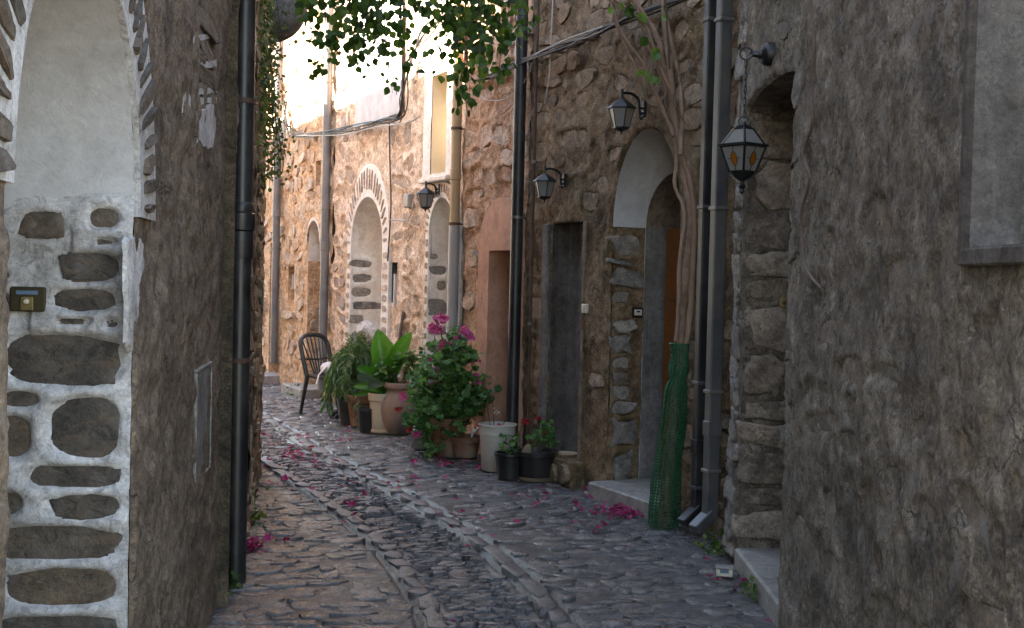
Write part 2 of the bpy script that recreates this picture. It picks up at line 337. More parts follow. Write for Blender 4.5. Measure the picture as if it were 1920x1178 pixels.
MT['wood_dark'] = mat_plain('dark_door_wood', (0.07, 0.05, 0.036), 0.7, 0, var=0.4, scale=18, bump=0.4)
MT['wire'] = mat_plain('black_cable', (0.02, 0.019, 0.018), 0.5)
MT['wire_w'] = mat_plain('pale_wire', (0.45, 0.42, 0.38), 0.55)
MT['wire_br'] = mat_plain('brown_cable', (0.12, 0.075, 0.055), 0.65)
MT['shutter'] = mat_plain('cream_shutter', (0.68, 0.58, 0.44), 0.7, var=0.1, scale=6)
MT['glass_dark'] = mat_plain('dark_glass', (0.10, 0.105, 0.115), 0.18, var=0.3, scale=3, bump=0.0)
MT['pane'] = mat_glass_pane('frosted_pane', (0.36, 0.35, 0.335))
MT['amber'] = mat_glass_pane('amber_glass', (0.42, 0.14, 0.015))
MT['brass'] = mat_plain('old_brass', (0.30, 0.22, 0.10), 0.45, 0.7)
MT['cream'] = mat_plain('cream_plastic', (0.58, 0.52, 0.42), 0.5, var=0.12)
MT['dark_brass'] = mat_plain('tarnished_plate', (0.055, 0.042, 0.018), 0.5, 0.4)
MT['blue_l'] = mat_plain('faded_blue_label', (0.10, 0.16, 0.24), 0.6)
MT['terra'] = mat_plain('terracotta', (0.231, 0.095, 0.052), 0.8, 0, var=0.3, scale=12, bump=0.25, dirt=(0.280, 0.189, 0.140))
MT['jar'] = mat_plain('old_clay_jar', (0.342, 0.230, 0.166), 0.85, 0, var=0.4, scale=10, bump=0.4, dirt=(0.117, 0.101, 0.095))
MT['pot_cream'] = mat_plain('cream_pot', (0.52, 0.44, 0.33), 0.75, 0, var=0.2, scale=10, bump=0.25, dirt=(0.33, 0.24, 0.16))
MT['bucket'] = mat_plain('dirty_white_plastic', (0.55, 0.51, 0.45), 0.5, 0, var=0.15, scale=8, bump=0.08, dirt=(0.4, 0.34, 0.26))
MT['saucer'] = mat_plain('tan_saucer', (0.35, 0.25, 0.16), 0.7, dirt=(0.2, 0.15, 0.1))
MT['jug'] = mat_plain('green_grey_jug', (0.13, 0.155, 0.135), 0.35, scale=6, bump=0.05)
MT['soil'] = mat_plain('potting_soil', (0.035, 0.026, 0.02), 0.95, scale=30, bump=0.8)
MT['net'] = mat_plain('green_netting', (0.009, 0.101, 0.037), 0.45, var=0.3, bump=0.0)
MT['bark'] = mat_plain('bark_brown', (0.213, 0.127, 0.085), 0.85, 0, var=0.45, scale=14, bump=0.6, dirt=(0.338, 0.220, 0.160))
MT['bark_pale'] = mat_plain('bark_pale', (0.338, 0.211, 0.147), 0.8, 0, var=0.35, scale=14, bump=0.5, dirt=(0.175, 0.108, 0.076))
MT['twig'] = mat_plain('twig', (0.075, 0.058, 0.04), 0.85)
MT['stem_g'] = mat_plain('green_stem', (0.07, 0.115, 0.035), 0.6)
MT['stem_r'] = mat_plain('reddish_stem', (0.16, 0.07, 0.05), 0.6)
MT['leaf_boug'] = mat_leaf('bougainvillea_leaf', [(0.028, 0.068, 0.014), (0.045, 0.105, 0.020), (0.064, 0.142, 0.025), (0.089, 0.173, 0.033), (0.145, 0.221, 0.043)], 0.5)
MT['leaf_ger'] = mat_leaf('geranium_leaf', [(0.039, 0.111, 0.029), (0.065, 0.163, 0.039), (0.098, 0.221, 0.052), (0.130, 0.260, 0.078)], 0.3)
MT['leaf_asp'] = mat_leaf('broad_leaf', [(0.045, 0.15, 0.018), (0.085, 0.24, 0.025), (0.11, 0.29, 0.035)], 0.4, 0.32)
MT['leaf_asp2'] = mat_leaf('broad_leaf_bluish', [(0.05, 0.10, 0.07), (0.07, 0.13, 0.09)], 0.15, 0.3)
MT['leaf_fern'] = mat_leaf('feathery_leaf', [(0.043, 0.099, 0.029), (0.076, 0.162, 0.048), (0.136, 0.216, 0.080), (0.204, 0.270, 0.128)], 0.3)
MT['leaf_vine'] = mat_leaf('wall_vine_leaf', [(0.039, 0.075, 0.018), (0.078, 0.128, 0.030), (0.130, 0.188, 0.048), (0.169, 0.150, 0.054)], 0.35)
MT['leaf_weed'] = mat_leaf('weed_leaf', [(0.05, 0.09, 0.02), (0.09, 0.14, 0.03), (0.14, 0.18, 0.06)], 0.35)
MT['magenta'] = mat_leaf('magenta_bract', [(0.33, 0.012, 0.09), (0.46, 0.02, 0.14), (0.40, 0.025, 0.16), (0.28, 0.012, 0.06)], 0.25, 0.6)
MT['pinkfl'] = mat_leaf('pink_petal', [(0.62, 0.05, 0.27), (0.72, 0.10, 0.36), (0.66, 0.16, 0.42)], 0.25, 0.6)
MT['redfl'] = mat_leaf('red_petal', [(0.42, 0.01, 0.015), (0.30, 0.008, 0.015), (0.5, 0.03, 0.03)], 0.2, 0.6)
MT['palefl'] = mat_leaf('pale_petal', [(0.75, 0.60, 0.62), (0.82, 0.72, 0.72)], 0.3, 0.6)
MT['whitecloth'] = mat_plain('white_plastic_bag', (0.74, 0.70, 0.68), 0.5, var=0.15, scale=14, bump=0.3)
MT['hair'] = mat_plain('white_hair', (0.74, 0.70, 0.66), 0.7, var=0.25, scale=40, bump=0.6)
MT['skin'] = mat_plain('skin', (0.46, 0.25, 0.17), 0.55, var=0.15, scale=20)
MT['cloth_dark'] = mat_plain('dark_cloth', (0.03, 0.03, 0.04), 0.9, scale=30, bump=0.3)
MT['ground'] = mat_mortar('bare_earth', (0.12, 0.10, 0.08), (0.17, 0.145, 0.115), (0.22, 0.19, 0.15), 0.8, 0.5, streak=0)
MT['roof'] = mat_plain('roof_tile', (0.36, 0.16, 0.085), 0.85, var=0.35, scale=6, bump=0.4)

# ------------------------------------------------------------------ masonry tools
def in_poly(P, x, y):
    r = np.zeros(x.shape, bool); n = len(P)
    for i in range(n):
        x1, y1 = P[i]; x2, y2 = P[(i+1) % n]
        if y1 == y2: continue
        c = ((y1 > y) != (y2 > y)) & (x < (x2-x1)*(y-y1)/(y2-y1)+x1); r ^= c
    return r
def snap_poly(P, x, y):
    bx = x.copy(); by = y.copy(); bd = np.full(x.shape, 1e9); n = len(P)
    for i in range(n):
        x1, y1 = P[i]; x2, y2 = P[(i+1) % n]; L = (x2-x1)**2+(y2-y1)**2
        if L == 0: continue
        t = np.clip(((x-x1)*(x2-x1)+(y-y1)*(y2-y1))/L, 0, 1); qx = x1+t*(x2-x1); qy = y1+t*(y2-y1)
        d = (qx-x)**2+(qy-y)**2; m = d < bd; bd[m] = d[m]; bx[m] = qx[m]; by[m] = qy[m]
    return bx, by
def grid_faces(nu, nv):
    i = np.arange(nu-1)[:, None]*nv+np.arange(nv-1)[None, :]
    return np.stack([i, i+nv, i+nv+1, i+1], -1).reshape(-1, 4)
def wall_sheet(name, fr, u0, u1, v0, v1, res, mat, parent, openings=(), plan=(), amp=0.02, seed=0, bead=0.0, flake=0.0, sc=1.5, w0=0.0, smooth_above=None, hf=0.5):
    nu = max(3, int((u1-u0)/res)+1); nv = max(3, int((v1-v0)/res)+1)
    u, v = np.meshgrid(np.linspace(u0, u1, nu), np.linspace(v0, v1, nv), indexing='ij')
    H = amp*(fbm(u*sc, v*sc, seed, 5)+hf*fbm(u*sc*6, v*sc*6, seed+11, 4))
    if smooth_above: H *= 1-0.8*sstep(smooth_above-0.03, smooth_above+0.05, v)
    if flake:
        q = fbm(u*1.1, v*0.8, seed+5, 6); H += flake*(sstep(0.0, 0.02, q)+0.7*sstep(0.16, 0.18, q)-0.6*sstep(-0.2, -0.22, q))
    for (uc, vc, a, b, rot, h) in plan:
        R = max(a, b)*1.5+0.04
        i0, i1 = np.searchsorted(u[:, 0], [uc-R, uc+R]); j0, j1 = np.searchsorted(v[0], [vc-R, vc+R])
        if i1 <= i0 or j1 <= j0: continue
        du = u[i0:i1, j0:j1]-uc; dv = v[i0:i1, j0:j1]-vc; c, s = math.cos(rot), math.sin(rot)
        x = du*c+dv*s; y = -du*s+dv*c; q = (np.abs(x/a)**2.6+np.abs(y/b)**2.6)**(1/2.6)
        H[i0:i1, j0:j1] -= 0.014*(1-sstep(0.75, 1.02, q))
        if bead: H[i0:i1, j0:j1] += bead*np.exp(-((q-1.0)*min(a, b)/0.022-0.6)**2)
    H += w0
    F = grid_faces(nu, nv); uf = u.ravel().copy(); vf = v.ravel().copy(); hf = H.ravel().copy()
    for P in openings:
        cu = uf[F].mean(1); cv = vf[F].mean(1)
        rem = in_poly(P, cu, cv); used = np.zeros(len(uf), bool); used[F[rem].ravel()] = True
        F = F[~rem]; k2 = np.zeros(len(uf), bool); k2[F.ravel()] = True; b = used & k2
        uf[b], vf[b] = snap_poly(P, uf[b], vf[b]); hf[b] = w0
    used = np.zeros(len(uf), bool); used[F.ravel()] = True; ren = np.cumsum(used)-1
    V = fr.arr(uf, vf, hf)[used]; org = np.array(WO[parent.name]) if parent is not None else np.zeros(3)
    if fr.U.cross(fr.V).dot(fr.N) < 0: F = F[:, ::-1]
    me = quads_np(name, V-org, ren[F], mat); return link(name, me, parent, org)

def stone_geo(a, b, h, n, seed, p=2.8, rings=3, rough=0.12):
    r = np.random.RandomState(seed); t = (np.arange(n)+0.7*(r.rand(n)-0.5))/n*2*np.pi+r.rand()*0.5; p = p*(0.75+1.3*r.rand()**2)
    c, s = np.cos(t), np.sin(t); R = np.ones(n); c = np.sign(c)*np.abs(c)**(2/p); s = np.sign(s)*np.abs(s)**(2/p)
    jit = 1+rough*(r.rand(n)-0.5)*2; jit = 0.8*jit+0.1*np.roll(jit, 1)+0.1*np.roll(jit, -1)
    for q in (2, 3, 5): R = R*(1+rough*0.45/q**0.5*np.sin(q*t+r.rand()*6.28))
    R = R*jit
    if rings == 3: pr = [(1.0, -0.03), (0.985, h*0.72), (0.91, h)]
    else: pr = [(1.0, -0.04), (0.99, h*0.5), (0.97, h*0.85), (0.92, h*1.0), (0.6, h*1.02), (0.35, h*1.0)]
    tu = (r.rand()-0.5)*h*1.3; tv = (r.rand()-0.5)*h*1.3
    vs = []
    for q, w in pr:
        uu = a*R*c*q; vv = b*R*s*q
        ww = w + (0 if w < 0 else 1)*((r.rand(n)-0.5)*h*0.45+tu*uu/a+tv*vv/b)
        vs.append(np.stack([uu, vv, ww], 1))
    vs = np.concatenate(vs+[np.array([[0, 0, h*(1+0.3*(r.rand()-0.5))]])])
    F = []
    for k in range(len(pr)-1):
        for i in range(n): j = (i+1) % n; F.append((k*n+i, k*n+j, k*n+n+j, k*n+n+i))
    k = len(pr)-1; m = len(vs)-1
    for i in range(n): F.append((k*n+i, k*n+(i+1) % n, m))
    return vs, F
def make_stones(fr, plan, mat, parent, name='stone', cap=300, n=10, seed=0, w0=0.0, rings=3, p=2.8, stuff='small_stones', rough=0.14):
    flip = fr.U.cross(fr.V).dot(fr.N) < 0; items = []
    for i, (uc, vc, a, b, rot, h) in enumerate(plan):
        c = fr.pt(uc, vc, w0); items.append((a*b/max(0.5, (c-EYE).length_squared), i, c))
    items.sort(key=lambda q: -q[0]); SV = []; SF = []; nb = 0
    U, V, N = np.array(fr.U), np.array(fr.V), np.array(fr.N)
    for k, (_, i, c) in enumerate(items):
        uc, vc, a, b, rot, h = plan[i]; vs, F = stone_geo(a, b, h, n, seed*1000+i, p, rings, rough)
        cr, sr = math.cos(rot), math.sin(rot)
        x = vs[:, 0]*cr-vs[:, 1]*sr; y = vs[:, 0]*sr+vs[:, 1]*cr
        W = np.outer(x, U)+np.outer(y, V)+np.outer(vs[:, 2], N)
        if flip: F = [f[::-1] for f in F]
        if k < cap: link(name, mesh_np(name, W, F, mat, rings != 3), parent, c)
        else:
            SV.append(W+np.array(c)-np.array(WO[parent.name])); SF += [tuple(q+nb for q in f) for f in F]; nb += len(W)
    if SV: link(stuff, mesh_np(stuff, np.concatenate(SV), SF, mat, False), parent, WO[parent.name], 'stuff')
def plan_rubble(u0, u1, v0, v1, ch, cw, keep, h, seed, avoid=(), margin=0.02, gap=0.02, tilt=0.15):
    r = random.Random(seed); out = []; v = v0
    while v < v1:
        c = r.uniform(*ch); u = u0-r.uniform(0, cw[0])
        while u < u1:
            w = r.uniform(*cw)*(1.6 if r.random() < 0.08 else 1); hh = c*r.uniform(0.75, 1.15)
            uc = u+w/2; vc = v+c/2+r.uniform(-0.25, 0.25)*c; a = w/2-gap/2; b = hh/2-gap/2; u += w
            if uc-a < u0+0.005 or uc+a > u1-0.005 or vc-b < v0 or vc+b > v1: 
                a *= 0.7
                if uc-a < u0 or uc+a > u1 or vc+b > v1: continue
            if r.random() > keep: continue
            bad = False
            for P in avoid:
                xs = np.array([uc, uc-a-margin, uc+a+margin, uc, uc, uc-a, uc+a, uc-a, uc+a]); ys = np.array([vc, vc, vc, vc-b-margin, vc+b+margin, vc-b, vc-b, vc+b, vc+b])
                if in_poly(P, xs, ys).any(): bad = True; break
            if bad: continue
            out.append((uc, vc, max(a, 0.02), max(b, 0.02), r.uniform(-tilt, tilt), r.uniform(*h)))
        v += c
    return out
def px_stones(fr, boxes, h, shrink=0.97, seed=3, tilt=0.05):
    r = random.Random(seed); out = []
    for (x0, y0, x1, y1) in boxes:
        ym = (y0+y1)/2; xm = (x0+x1)/2
        ua, _ = fr.px(x0, ym); ub, _ = fr.px(x1, ym); _, va = fr.px(xm, y0); _, vb = fr.px(xm, y1)
        out.append(((ua+ub)/2, (va+vb)/2, abs(ua-ub)/2*shrink, abs(va-vb)/2*shrink, r.uniform(-tilt, tilt), r.uniform(*h)))
    return out
def arch(u0, u1, vb, vs, vt, n=18):
    c = (u0+u1)/2; R = (u0-u1)/2
    P = [(u0, vb), (u0, vs)]
    for k in range(1, n): a = math.pi*k/n; P.append((c+R*math.cos(a), vs+(vt-vs)*math.sin(a)))
    return P+[(u1, vs), (u1, vb)]
def rect(u0, u1, vb, vt): return [(u0, vb), (u0, vt), (u1, vt), (u1, vb)]
def strip(fr, pts, w0, w1, mat, parent, name, amp=0.006, seed=0, step=0.05, nd=7, w_edge=None):
    """reveal running into the wall along an outline"""
    Q = []
    for i in range(len(pts)-1):
        (a, b), (c, d) = pts[i], pts[i+1]; L = math.hypot(c-a, d-b); m = max(1, int(L/step))
        for k in range(m): t = k/m; Q.append((a+(c-a)*t, b+(d-b)*t))
    Q.append(pts[-1]); n = len(Q); V = np.zeros((n, nd, 3)); r = np.arange(nd)/(nd-1)
    for i, (a, b) in enumerate(Q):
        t0 = Q[max(i-1, 0)]; t1 = Q[min(i+1, n-1)]; tx, ty = t1[0]-t0[0], t1[1]-t0[1]; L = math.hypot(tx, ty) or 1
        nx, ny = -ty/L, tx/L
        d = amp*fbm(np.full(nd, i*step*3.0), r*abs(w1-w0)*3.0+5, seed, 3)*np.minimum(1, np.arange(nd)/1.0)
        V[i] = fr.arr(a+nx*d, b+ny*d, w0+(w1-w0)*r)
    me = quads_np(name, V.reshape(-1, 3)-np.array(WO[parent.name]), grid_faces(n, nd), mat)
    return link(name, me, parent, WO[parent.name])
def plate(fr, poly, w, mat, parent, name, hole=None, thick=0.0):
    """flat panel at depth w; hole has as many points as poly"""
    mb = MB(); P = [fr.pt(a, b, w) for a, b in poly]; n = len(P)
    if hole:
        H = [fr.pt(a, b, w) for a, b in hole]
        mb.add(P+H, [(i, i+1, n+i+1, n+i) for i in range(n-1)])
    else: mb.add(P, [tuple(range(n))])
    if thick:
        B = [fr.pt(a, b, w-thick) for a, b in poly]; mb.add(P+B, [(i, (i+1) % n, n+(i+1) % n, n+i) for i in range(n-1 if hole else n)])
    return mb.obj(name, mat, parent, smooth=False)
def jamb_frame(fr, u): return Fr(fr.pt(u, 0, 0), -fr.N, -fr.U)
def body(fr, u0, u1, H, parent, mat, back=-4.0, front=-0.98, roof=True, eave=0.10):
    mb = MB(); c = fr.pt((u0+u1)/2, H/2-0.1, (front+back)/2)
    mb.box(c, (u1-u0-0.01, front-back, H+0.2), fr.U, fr.N); o = mb.obj('masonry_core', mat, parent, smooth=False)
    for uu in (u0+0.02, u1-0.02):
        MB().box(fr.pt(uu, H/2-0.1, (front-0.03)/2), (0.03, -front-0.03, H+0.2), fr.U, fr.N).obj('side_wall', mat, parent, smooth=False)
    if roof: MB().box(fr.pt((u0+u1)/2, H+0.08, (back+eave)/2), (u1-u0-0.012, eave-back, 0.16), fr.U, fr.N).obj('roof', MT['roof'], parent, smooth=False)
    return o

# ------------------------------------------------------------------ wall planes
def rotL(U): return Vector((-U.y, U.x, 0))
gA0, gA1 = G(1362, 1042), G(1440, 1150)
UA = (gA0-gA1).normalized(); A = Fr(gA0, UA, rotL(UA))
gB0, gB1 = G(1040, 900), G(580, 740)
UB = (gB1-gB0).normalized(); B = Fr(gB0, UB, rotL(UB))
gL0, gL1 = G(235, 1542), G(425, 1105)
UL = (gL1-gL0).normalized(); L1 = Fr(gL0, UL, -rotL(UL)); L1END = (gL1-gL0).length+0.10
gM0, gM1 = G(462, 1005), G(483, 875)
UM = (gM1-gM0).normalized(); L2 = Fr(gM0, UM, -rotL(UM)); L2END = (gM1-gM0).length+0.35
BN = (6.55-B.o.y)/B.U.y                       # near end of the long right-hand wall
def bu(x, y=700): return B.px(x, y)[0]
def bv(x, y): return B.px(x, y)[1]

# ------------------------------------------------------------------ ground and street
gr = MB().add([(-250, -250, -0.12), (250, -250, -0.12), (250, 250, -0.12), (-250, 250, -0.12)], [(0, 1, 2, 3)]).obj('ground', MT['ground'], smooth=False)
tag(gr, kind='structure')
cr = [G(1030, 1170), G(930, 1055), G(870, 1005), G(800, 960), G(700, 905), G(600, 860), G(490, 790)]
cl = [G(848, 1175), G(790, 1080), G(745, 1035), G(704, 995), G(586, 917), G(485, 840)]
def poly_at(P, Y):
    P = sorted(P, key=lambda p: p.y)
    for a, b in zip(P, P[1:]):
        if Y <= b.y or b is P[-1]: return a.x+(b.x-a.x)*(Y-a.y)/(b.y-a.y)
ctr = [Vector(((poly_at(cr, y)+poly_at(cl, y))/2, y, 0)) for y in (5.3, 6.0, 6.8, 7.8, 9.0, 10.5, 12.2)]
ctr = [ctr[0]+Vector((0.35, -3.2, 0)), ctr[0]+Vector((0.22, -1.6, 0))]+ctr
for k in range(1, 7): ctr.append(ctr[-1]+UB*2.0)
CP = np.array([tuple(p) for p in catmull(ctr, 10)])[:, :2]
CS = np.concatenate([[0], np.cumsum(np.hypot(*np.diff(CP, axis=0).T))]); SLEN = CS[-1]
CT = np.gradient(CP, axis=0); CT /= np.hypot(CT[:, 0], CT[:, 1])[:, None]
def st_xy(s, t):
    x = np.interp(s, CS, CP[:, 0]); y = np.interp(s, CS, CP[:, 1]); tx = np.interp(s, CS, CT[:, 0]); ty = np.interp(s, CS, CT[:, 1])
    return x-ty*t, y+tx*t, tx, ty
def st_z(s, t):
    return -0.065*(1-sstep(0.12, 0.27, np.abs(t)))+0.012*fbm(s*0.9, t*0.9, 3, 3)+0.004
ns, ntt = int(SLEN/0.03), int(5.6/0.0125)
S_, T_ = np.meshgrid(np.linspace(0, SLEN, ns), np.linspace(-2.8, 2.8, ntt), indexing='ij')
X_, Y_, _, _ = st_xy(S_, T_)
Z_ = st_z(S_, T_)+0.001+0.010*fbm(S_*7, T_*7, 9, 4)-0.028*np.exp(-((np.abs(T_)-0.358)/0.020)**2)-0.03*np.exp(-((np.abs(T_)-0.234)/0.016)**2)
street = link('street', quads_np('street', np.stack([X_, Y_, Z_], -1).reshape(-1, 3), grid_faces(ns, ntt)[:, ::-1], MT['bed']))
tag(street, kind='structure')
# corridor between the house fronts
B_far = B.pt(14, 0)
COR = [(gA1+(gA1-gA0)*4)[:2], gA0[:2], (B.pt(BN+0.1, 0))[:2], B_far[:2], (B_far+B.N*3.6)[:2], (B.pt(6, 0)+B.N*3.4)[:2], L2.pt(L2END, 0)[:2], L2.pt(-0.6, 0)[:2], gL1[:2], (gL0+(gL0-gL1)*1.5)[:2]]
COR = [(float(p[0]), float(p[1])) for p in COR]
def paving():
    r = random.Random(5); items = []
    s = 1.2
    while s < SLEN-0.3:                                  # rough courses across the street
        c = r.uniform(0.055, 0.12); t = -2.75+r.uniform(0, 0.2)
        while t < 2.75:
            w = r.uniform(0.08, 0.25); tc = t+w/2; t += w
            if abs(tc)-w/2 < 0.375: 
                if abs(tc) < 0.395: continue
                w = 2*(abs(tc)-0.375)
            ss = s+c/2+0.13*float(vn(tc*1.3, s*0.8, 4))+r.uniform(-0.02, 0.02)
            items.append((ss, tc, c*r.uniform(0.85, 1.15)/2-0.001, w/2-0.001, r.uniform(-0.25, 0.25), r.uniform(0.003, 0.013), 'c') if r.random() < 0.84 else (0, 99, 0.01, 0.01, 0, 0, 'c'))
        s += c*0.96
    for side in (-1, 1):                                 # edging rows of the gutter
        s = 1.5
        while s < SLEN-0.3:
            w = r.uniform(0.14, 0.34); items.append((s+w/2, side*(0.29+r.uniform(-0.012, 0.012)), w/2-0.003, r.uniform(0.04, 0.052), r.uniform(-0.06, 0.06), r.uniform(0.006, 0.013), 'e')); s += w
    s = 1.5
    while s < SLEN-0.3:                                  # thin stones on edge in the gutter
        c = r.uniform(0.022, 0.04); t = -0.235
        while t < 0.235:
            w = r.uniform(0.06, 0.16); w = min(w, 0.24-t); tc = t+w/2; t += w
            if w < 0.05: continue
            items.append((s+c/2+r.uniform(-0.01, 0.01)+0.03*float(vn(tc*3, s)), tc, c/2*1.05, w/2-0.004, r.uniform(-0.2, 0.2), r.uniform(0.003, 0.015), 'g'))
        s += c
    buckets = {'c': [], 'e': [], 'g': []}
    for it in items:
        x, y, tx, ty = st_xy(it[0], it[1]); 
        if not in_poly(COR, np.array([x]), np.array([y]))[0] or y < 3.9: continue
        d = math.hypot(x, y); vis = abs((x/y)) < 0.47 and y > 5.0
        buckets[it[6]].append(((it[2]*it[3]/d**3)*(1 if vis else 0.001), it, x, y, tx, ty))
    for key, name, cap, mat, n in (('c', 'paving_stone', 300, MT['cobble'], 9), ('e', 'edging_stone', 120, MT['cobble_edge'], 10), ('g', 'gutter_stone', 150, MT['cobble_thin'], 8)):
        L = sorted(buckets[key], key=lambda q: -q[0]); SV = []; SF = []; nb = 0
        for k, (_, (s, t, a, b, rot, h, _k), x, y, tx, ty) in enumerate(L):
            vs, F = stone_geo(a, b, h, n, k*7+len(name), 2.5, 3, 0.28)
            z = float(st_z(np.array(s), np.array(t)))
            rr = rot+ (0.25 if key == 'g' else 0)*math.copysign(1, t)*0
            c_, s_ = math.cos(rr), math.sin(rr); xx = vs[:, 0]*c_-vs[:, 1]*s_; yy = vs[:, 0]*s_+vs[:, 1]*c_
            W = np.stack([xx*tx-yy*ty, xx*ty+yy*tx, vs[:, 2]], 1)
            if k < cap: link(name, mesh_np(name, W, F, mat), street, (x, y, z))
            else: SV.append(W+np.array([x, y, z])); SF += [tuple(q+nb for q in f) for f in F]; nb += len(W)
        if SV: link(name+'s_beyond', mesh_np(name+'s', np.concatenate(SV), SF, mat), street, (0, 0, 0), 'stuff')
paving()
def street_z(p): return 0.02

# ------------------------------------------------------------------ LEFT: near house with the whitewashed doorway
def near_left_house():
    H = 5.2
    root = thing('plastered_house', L1.pt(L1END/2, 0), 'brown plastered house corner with whitewashed arched doorway at the left edge', 'house')
    un = L1.px(4, 700)[0]                                  # near side of the doorway
    vs = L1.px(226, 400)[1]
    op = arch(0.0, un, -0.1, vs, vs+abs(un)/2*1.02)
    # exposed stones in the fallen plaster
    pl = px_stones(L1, [(362, 20, 402, 62), (362, 68, 404, 112), (362, 128, 404, 160), (372, 30, 398, 50), (166, 386, 170, 396)][:3], (0.006, 0.012), seed=2)
    w = wall_sheet('wall', L1, un-1.6, L1END, -0.1, 3.6, 0.014, MT['mort_L1'], root, [op], pl, amp=0.014, seed=4, flake=0.009, sc=2.2, hf=1.3)
    make_stones(L1, pl, MT['st_L'], w, seed=2, rings=6, n=18)
    wall_sheet('upper_wall', L1, un-1.6, L1END, 3.6, H, 0.08, MT['mort_L1'], root, [], [], amp=0.03, seed=4)
    # whitewash left round the fallen plaster and beside the door
    def patch(pts, mat, wv=0.012, seed=0, jit=0.03):
        P = [L1.px(x, y) for x, y in pts]; u0 = min(p[0] for p in P); u1 = max(p[0] for p in P); v0 = min(p[1] for p in P); v1 = max(p[1] for p in P)
        c = ((u0+u1)/2, (v0+v1)/2); n = len(P)
        fine = []
        for i in range(n):
            a, b = P[i], P[(i+1) % n]
            for k in range(6):
                t = k/6; q = (a[0]+(b[0]-a[0])*t, a[1]+(b[1]-a[1])*t); j = jit*float(vn(i*3.1+k*0.9, seed)); fine.append((q[0]+j*1.0, q[1]+j))
        mb = MB(); m = len(fine); o1 = [L1.pt(a, b, -0.01) for a, b in fine]
        inn = [L1.pt(c[0]+(a-c[0])*0.9, c[1]+(b-c[1])*0.95, wv) for a, b in fine]; mb.add(o1+inn+[L1.pt(*c, wv)], [(i, (i+1) % m, m+(i+1) % m, m+i) for i in range(m)]+[(m+i, m+(i+1) % m, 2*m) for i in range(m)])
        mb.obj('whitewash_patch', mat, root)
    patch([(237, 445), (256, 440), (268, 455), (271, 500), (261, 530), (267, 575), (254, 610), (259, 645), (246, 664), (238, 640)], MT['white_rough'], 0.0015, 1)
    patch([(368, 205), (400, 196), (402, 240), (394, 282), (376, 276), (360, 262)], MT['white_rough'], 0.012, 2)
    patch([(352, 48), (364, 62), (358, 110), (352, 160), (358, 205), (348, 240), (338, 215), (345, 120)], MT['white_rough'], 0.006, 3, 0.014)
    for y in (64, 118, 166, 185): patch([(362, y), (404, y-4), (405, y+8), (363, y+12)], MT['white_rough'], 0.008, y, 0.010)
    # voussoirs on both sides of the arch, white band behind them
    c = un/2; R = abs(un)/2
    band = [(c-(R+0.24)*math.cos(math.pi*k/24), vs+(R*1.02+0.24)*math.sin(math.pi*k/24)) for k in range(25)][::-1]
    inner = [(c-R*math.cos(math.pi*k/24), vs+R*1.02*math.sin(math.pi*k/24)) for k in range(25)][::-1]
    bo = plate(L1, band, 0.016, MT['white_rough'], root, 'arch_band', hole=inner, thick=0.03)
    vo = []
    for k in range(36):
        a = math.pi*(k+0.5)/36; rr = R+0.14+0.010*math.sin(k*2.3); vo.append((c+rr*math.cos(a), vs+rr*1.0*math.sin(a), 0.088+0.012*math.sin(k*1.7), 0.013+0.005*(k % 3), a+0.06*math.sin(k*3.1), 0.010))
    make_stones(L1, vo, MT['st_L'], bo, 'voussoir', w0=0.016, n=12, seed=8)
    # far side of the doorway: stones in whitewashed joints
    J = jamb_frame(L1, 0.0)
    boxes = [(42, 395, 120, 447), (168, 388, 226, 432), (120, 473, 228, 530), (98, 542, 216, 588), (106, 594, 180, 610), (196, 594, 227, 616), (8, 622, 232, 728), (2, 731, 78, 762), (92, 738, 228, 858),
             (-16, 775, 62, 862), (55, 870, 226, 915), (-20, 917, 47, 965), (95, 924, 226, 972), (-30, 983, 224, 1048), (12, 1062, 222, 1138), (-30, 1150, 226, 1215), (-30, 508, 20, 526), (-30, 542, 18, 600), (-20, 880, 10, 900), (180, 446, 226, 462)]
    pj = px_stones(J, boxes, (0.005, 0.014), 1.02, seed=6)
    vt = J.px(100, 376)[1]
    d = wall_sheet('doorway', J, 0.0, 0.62, -0.1, vs+0.06, 0.0065, MT['white_rough'], root, [], pj, amp=0.016, seed=21, bead=0.010, sc=3.0, smooth_above=vt, w0=0.003)
    make_stones(J, pj, MT['st_L'], d, seed=5, n=32, rings=6, p=4.6, rough=0.13)
    strip(L1, inner[::1], 0.017, -0.004, MT['white_rough'], root, 'arch_edge', 0, 1, 0.06, 2)
    strip(L1, [p for p in op[1:-1]], 0.0, -0.62, MT['white'], root, 'soffit', 0.0, 3, 0.03, 12)
    strip(L1, op[-2:], 0.0, -0.62, MT['white_rough'], root, 'near_jamb', 0.01, 3)
    plate(L1, op, -0.58, MT['wood_dark'], root, 'door')
    # recessed meter niche with a grey lid
    nb = [L1.px(362, 693), L1.px(391, 677), L1.px(391, 872), L1.px(362, 908)]
    u0 = nb[0][0]; u1 = nb[1][0]; v0 = nb[3][1]; v1 = nb[0][1]
    fr_ = MB(); t = 0.014
    for (a, b, cc, dd) in ((u0, u1, v1-t, v1), (u0, u1, v0, v0+t), (u0, u0+t, v0+t, v1-t), (u1-t, u1, v0+t, v1-t)):
        fr_.box(L1.pt((a+b)/2, (cc+dd)/2, 0.0), (b-a, 0.034, dd-cc), L1.U, L1.N, bev=0.004)
    fo = fr_.obj('meter_niche', MT['concrete'], root, smooth=False)
    MB().box(L1.pt((u0+u1)/2, (v0+v1)/2, 0.0), (u1-u0-2*t, 0.025, v1-v0-2*t), L1.U, L1.N, bev=0.004).obj('meter_lid', MT['grey_ren'], fo, smooth=False)
    body(L1, un-1.6, L1END, H, root, MT['mort_L1'], front=-0.66)
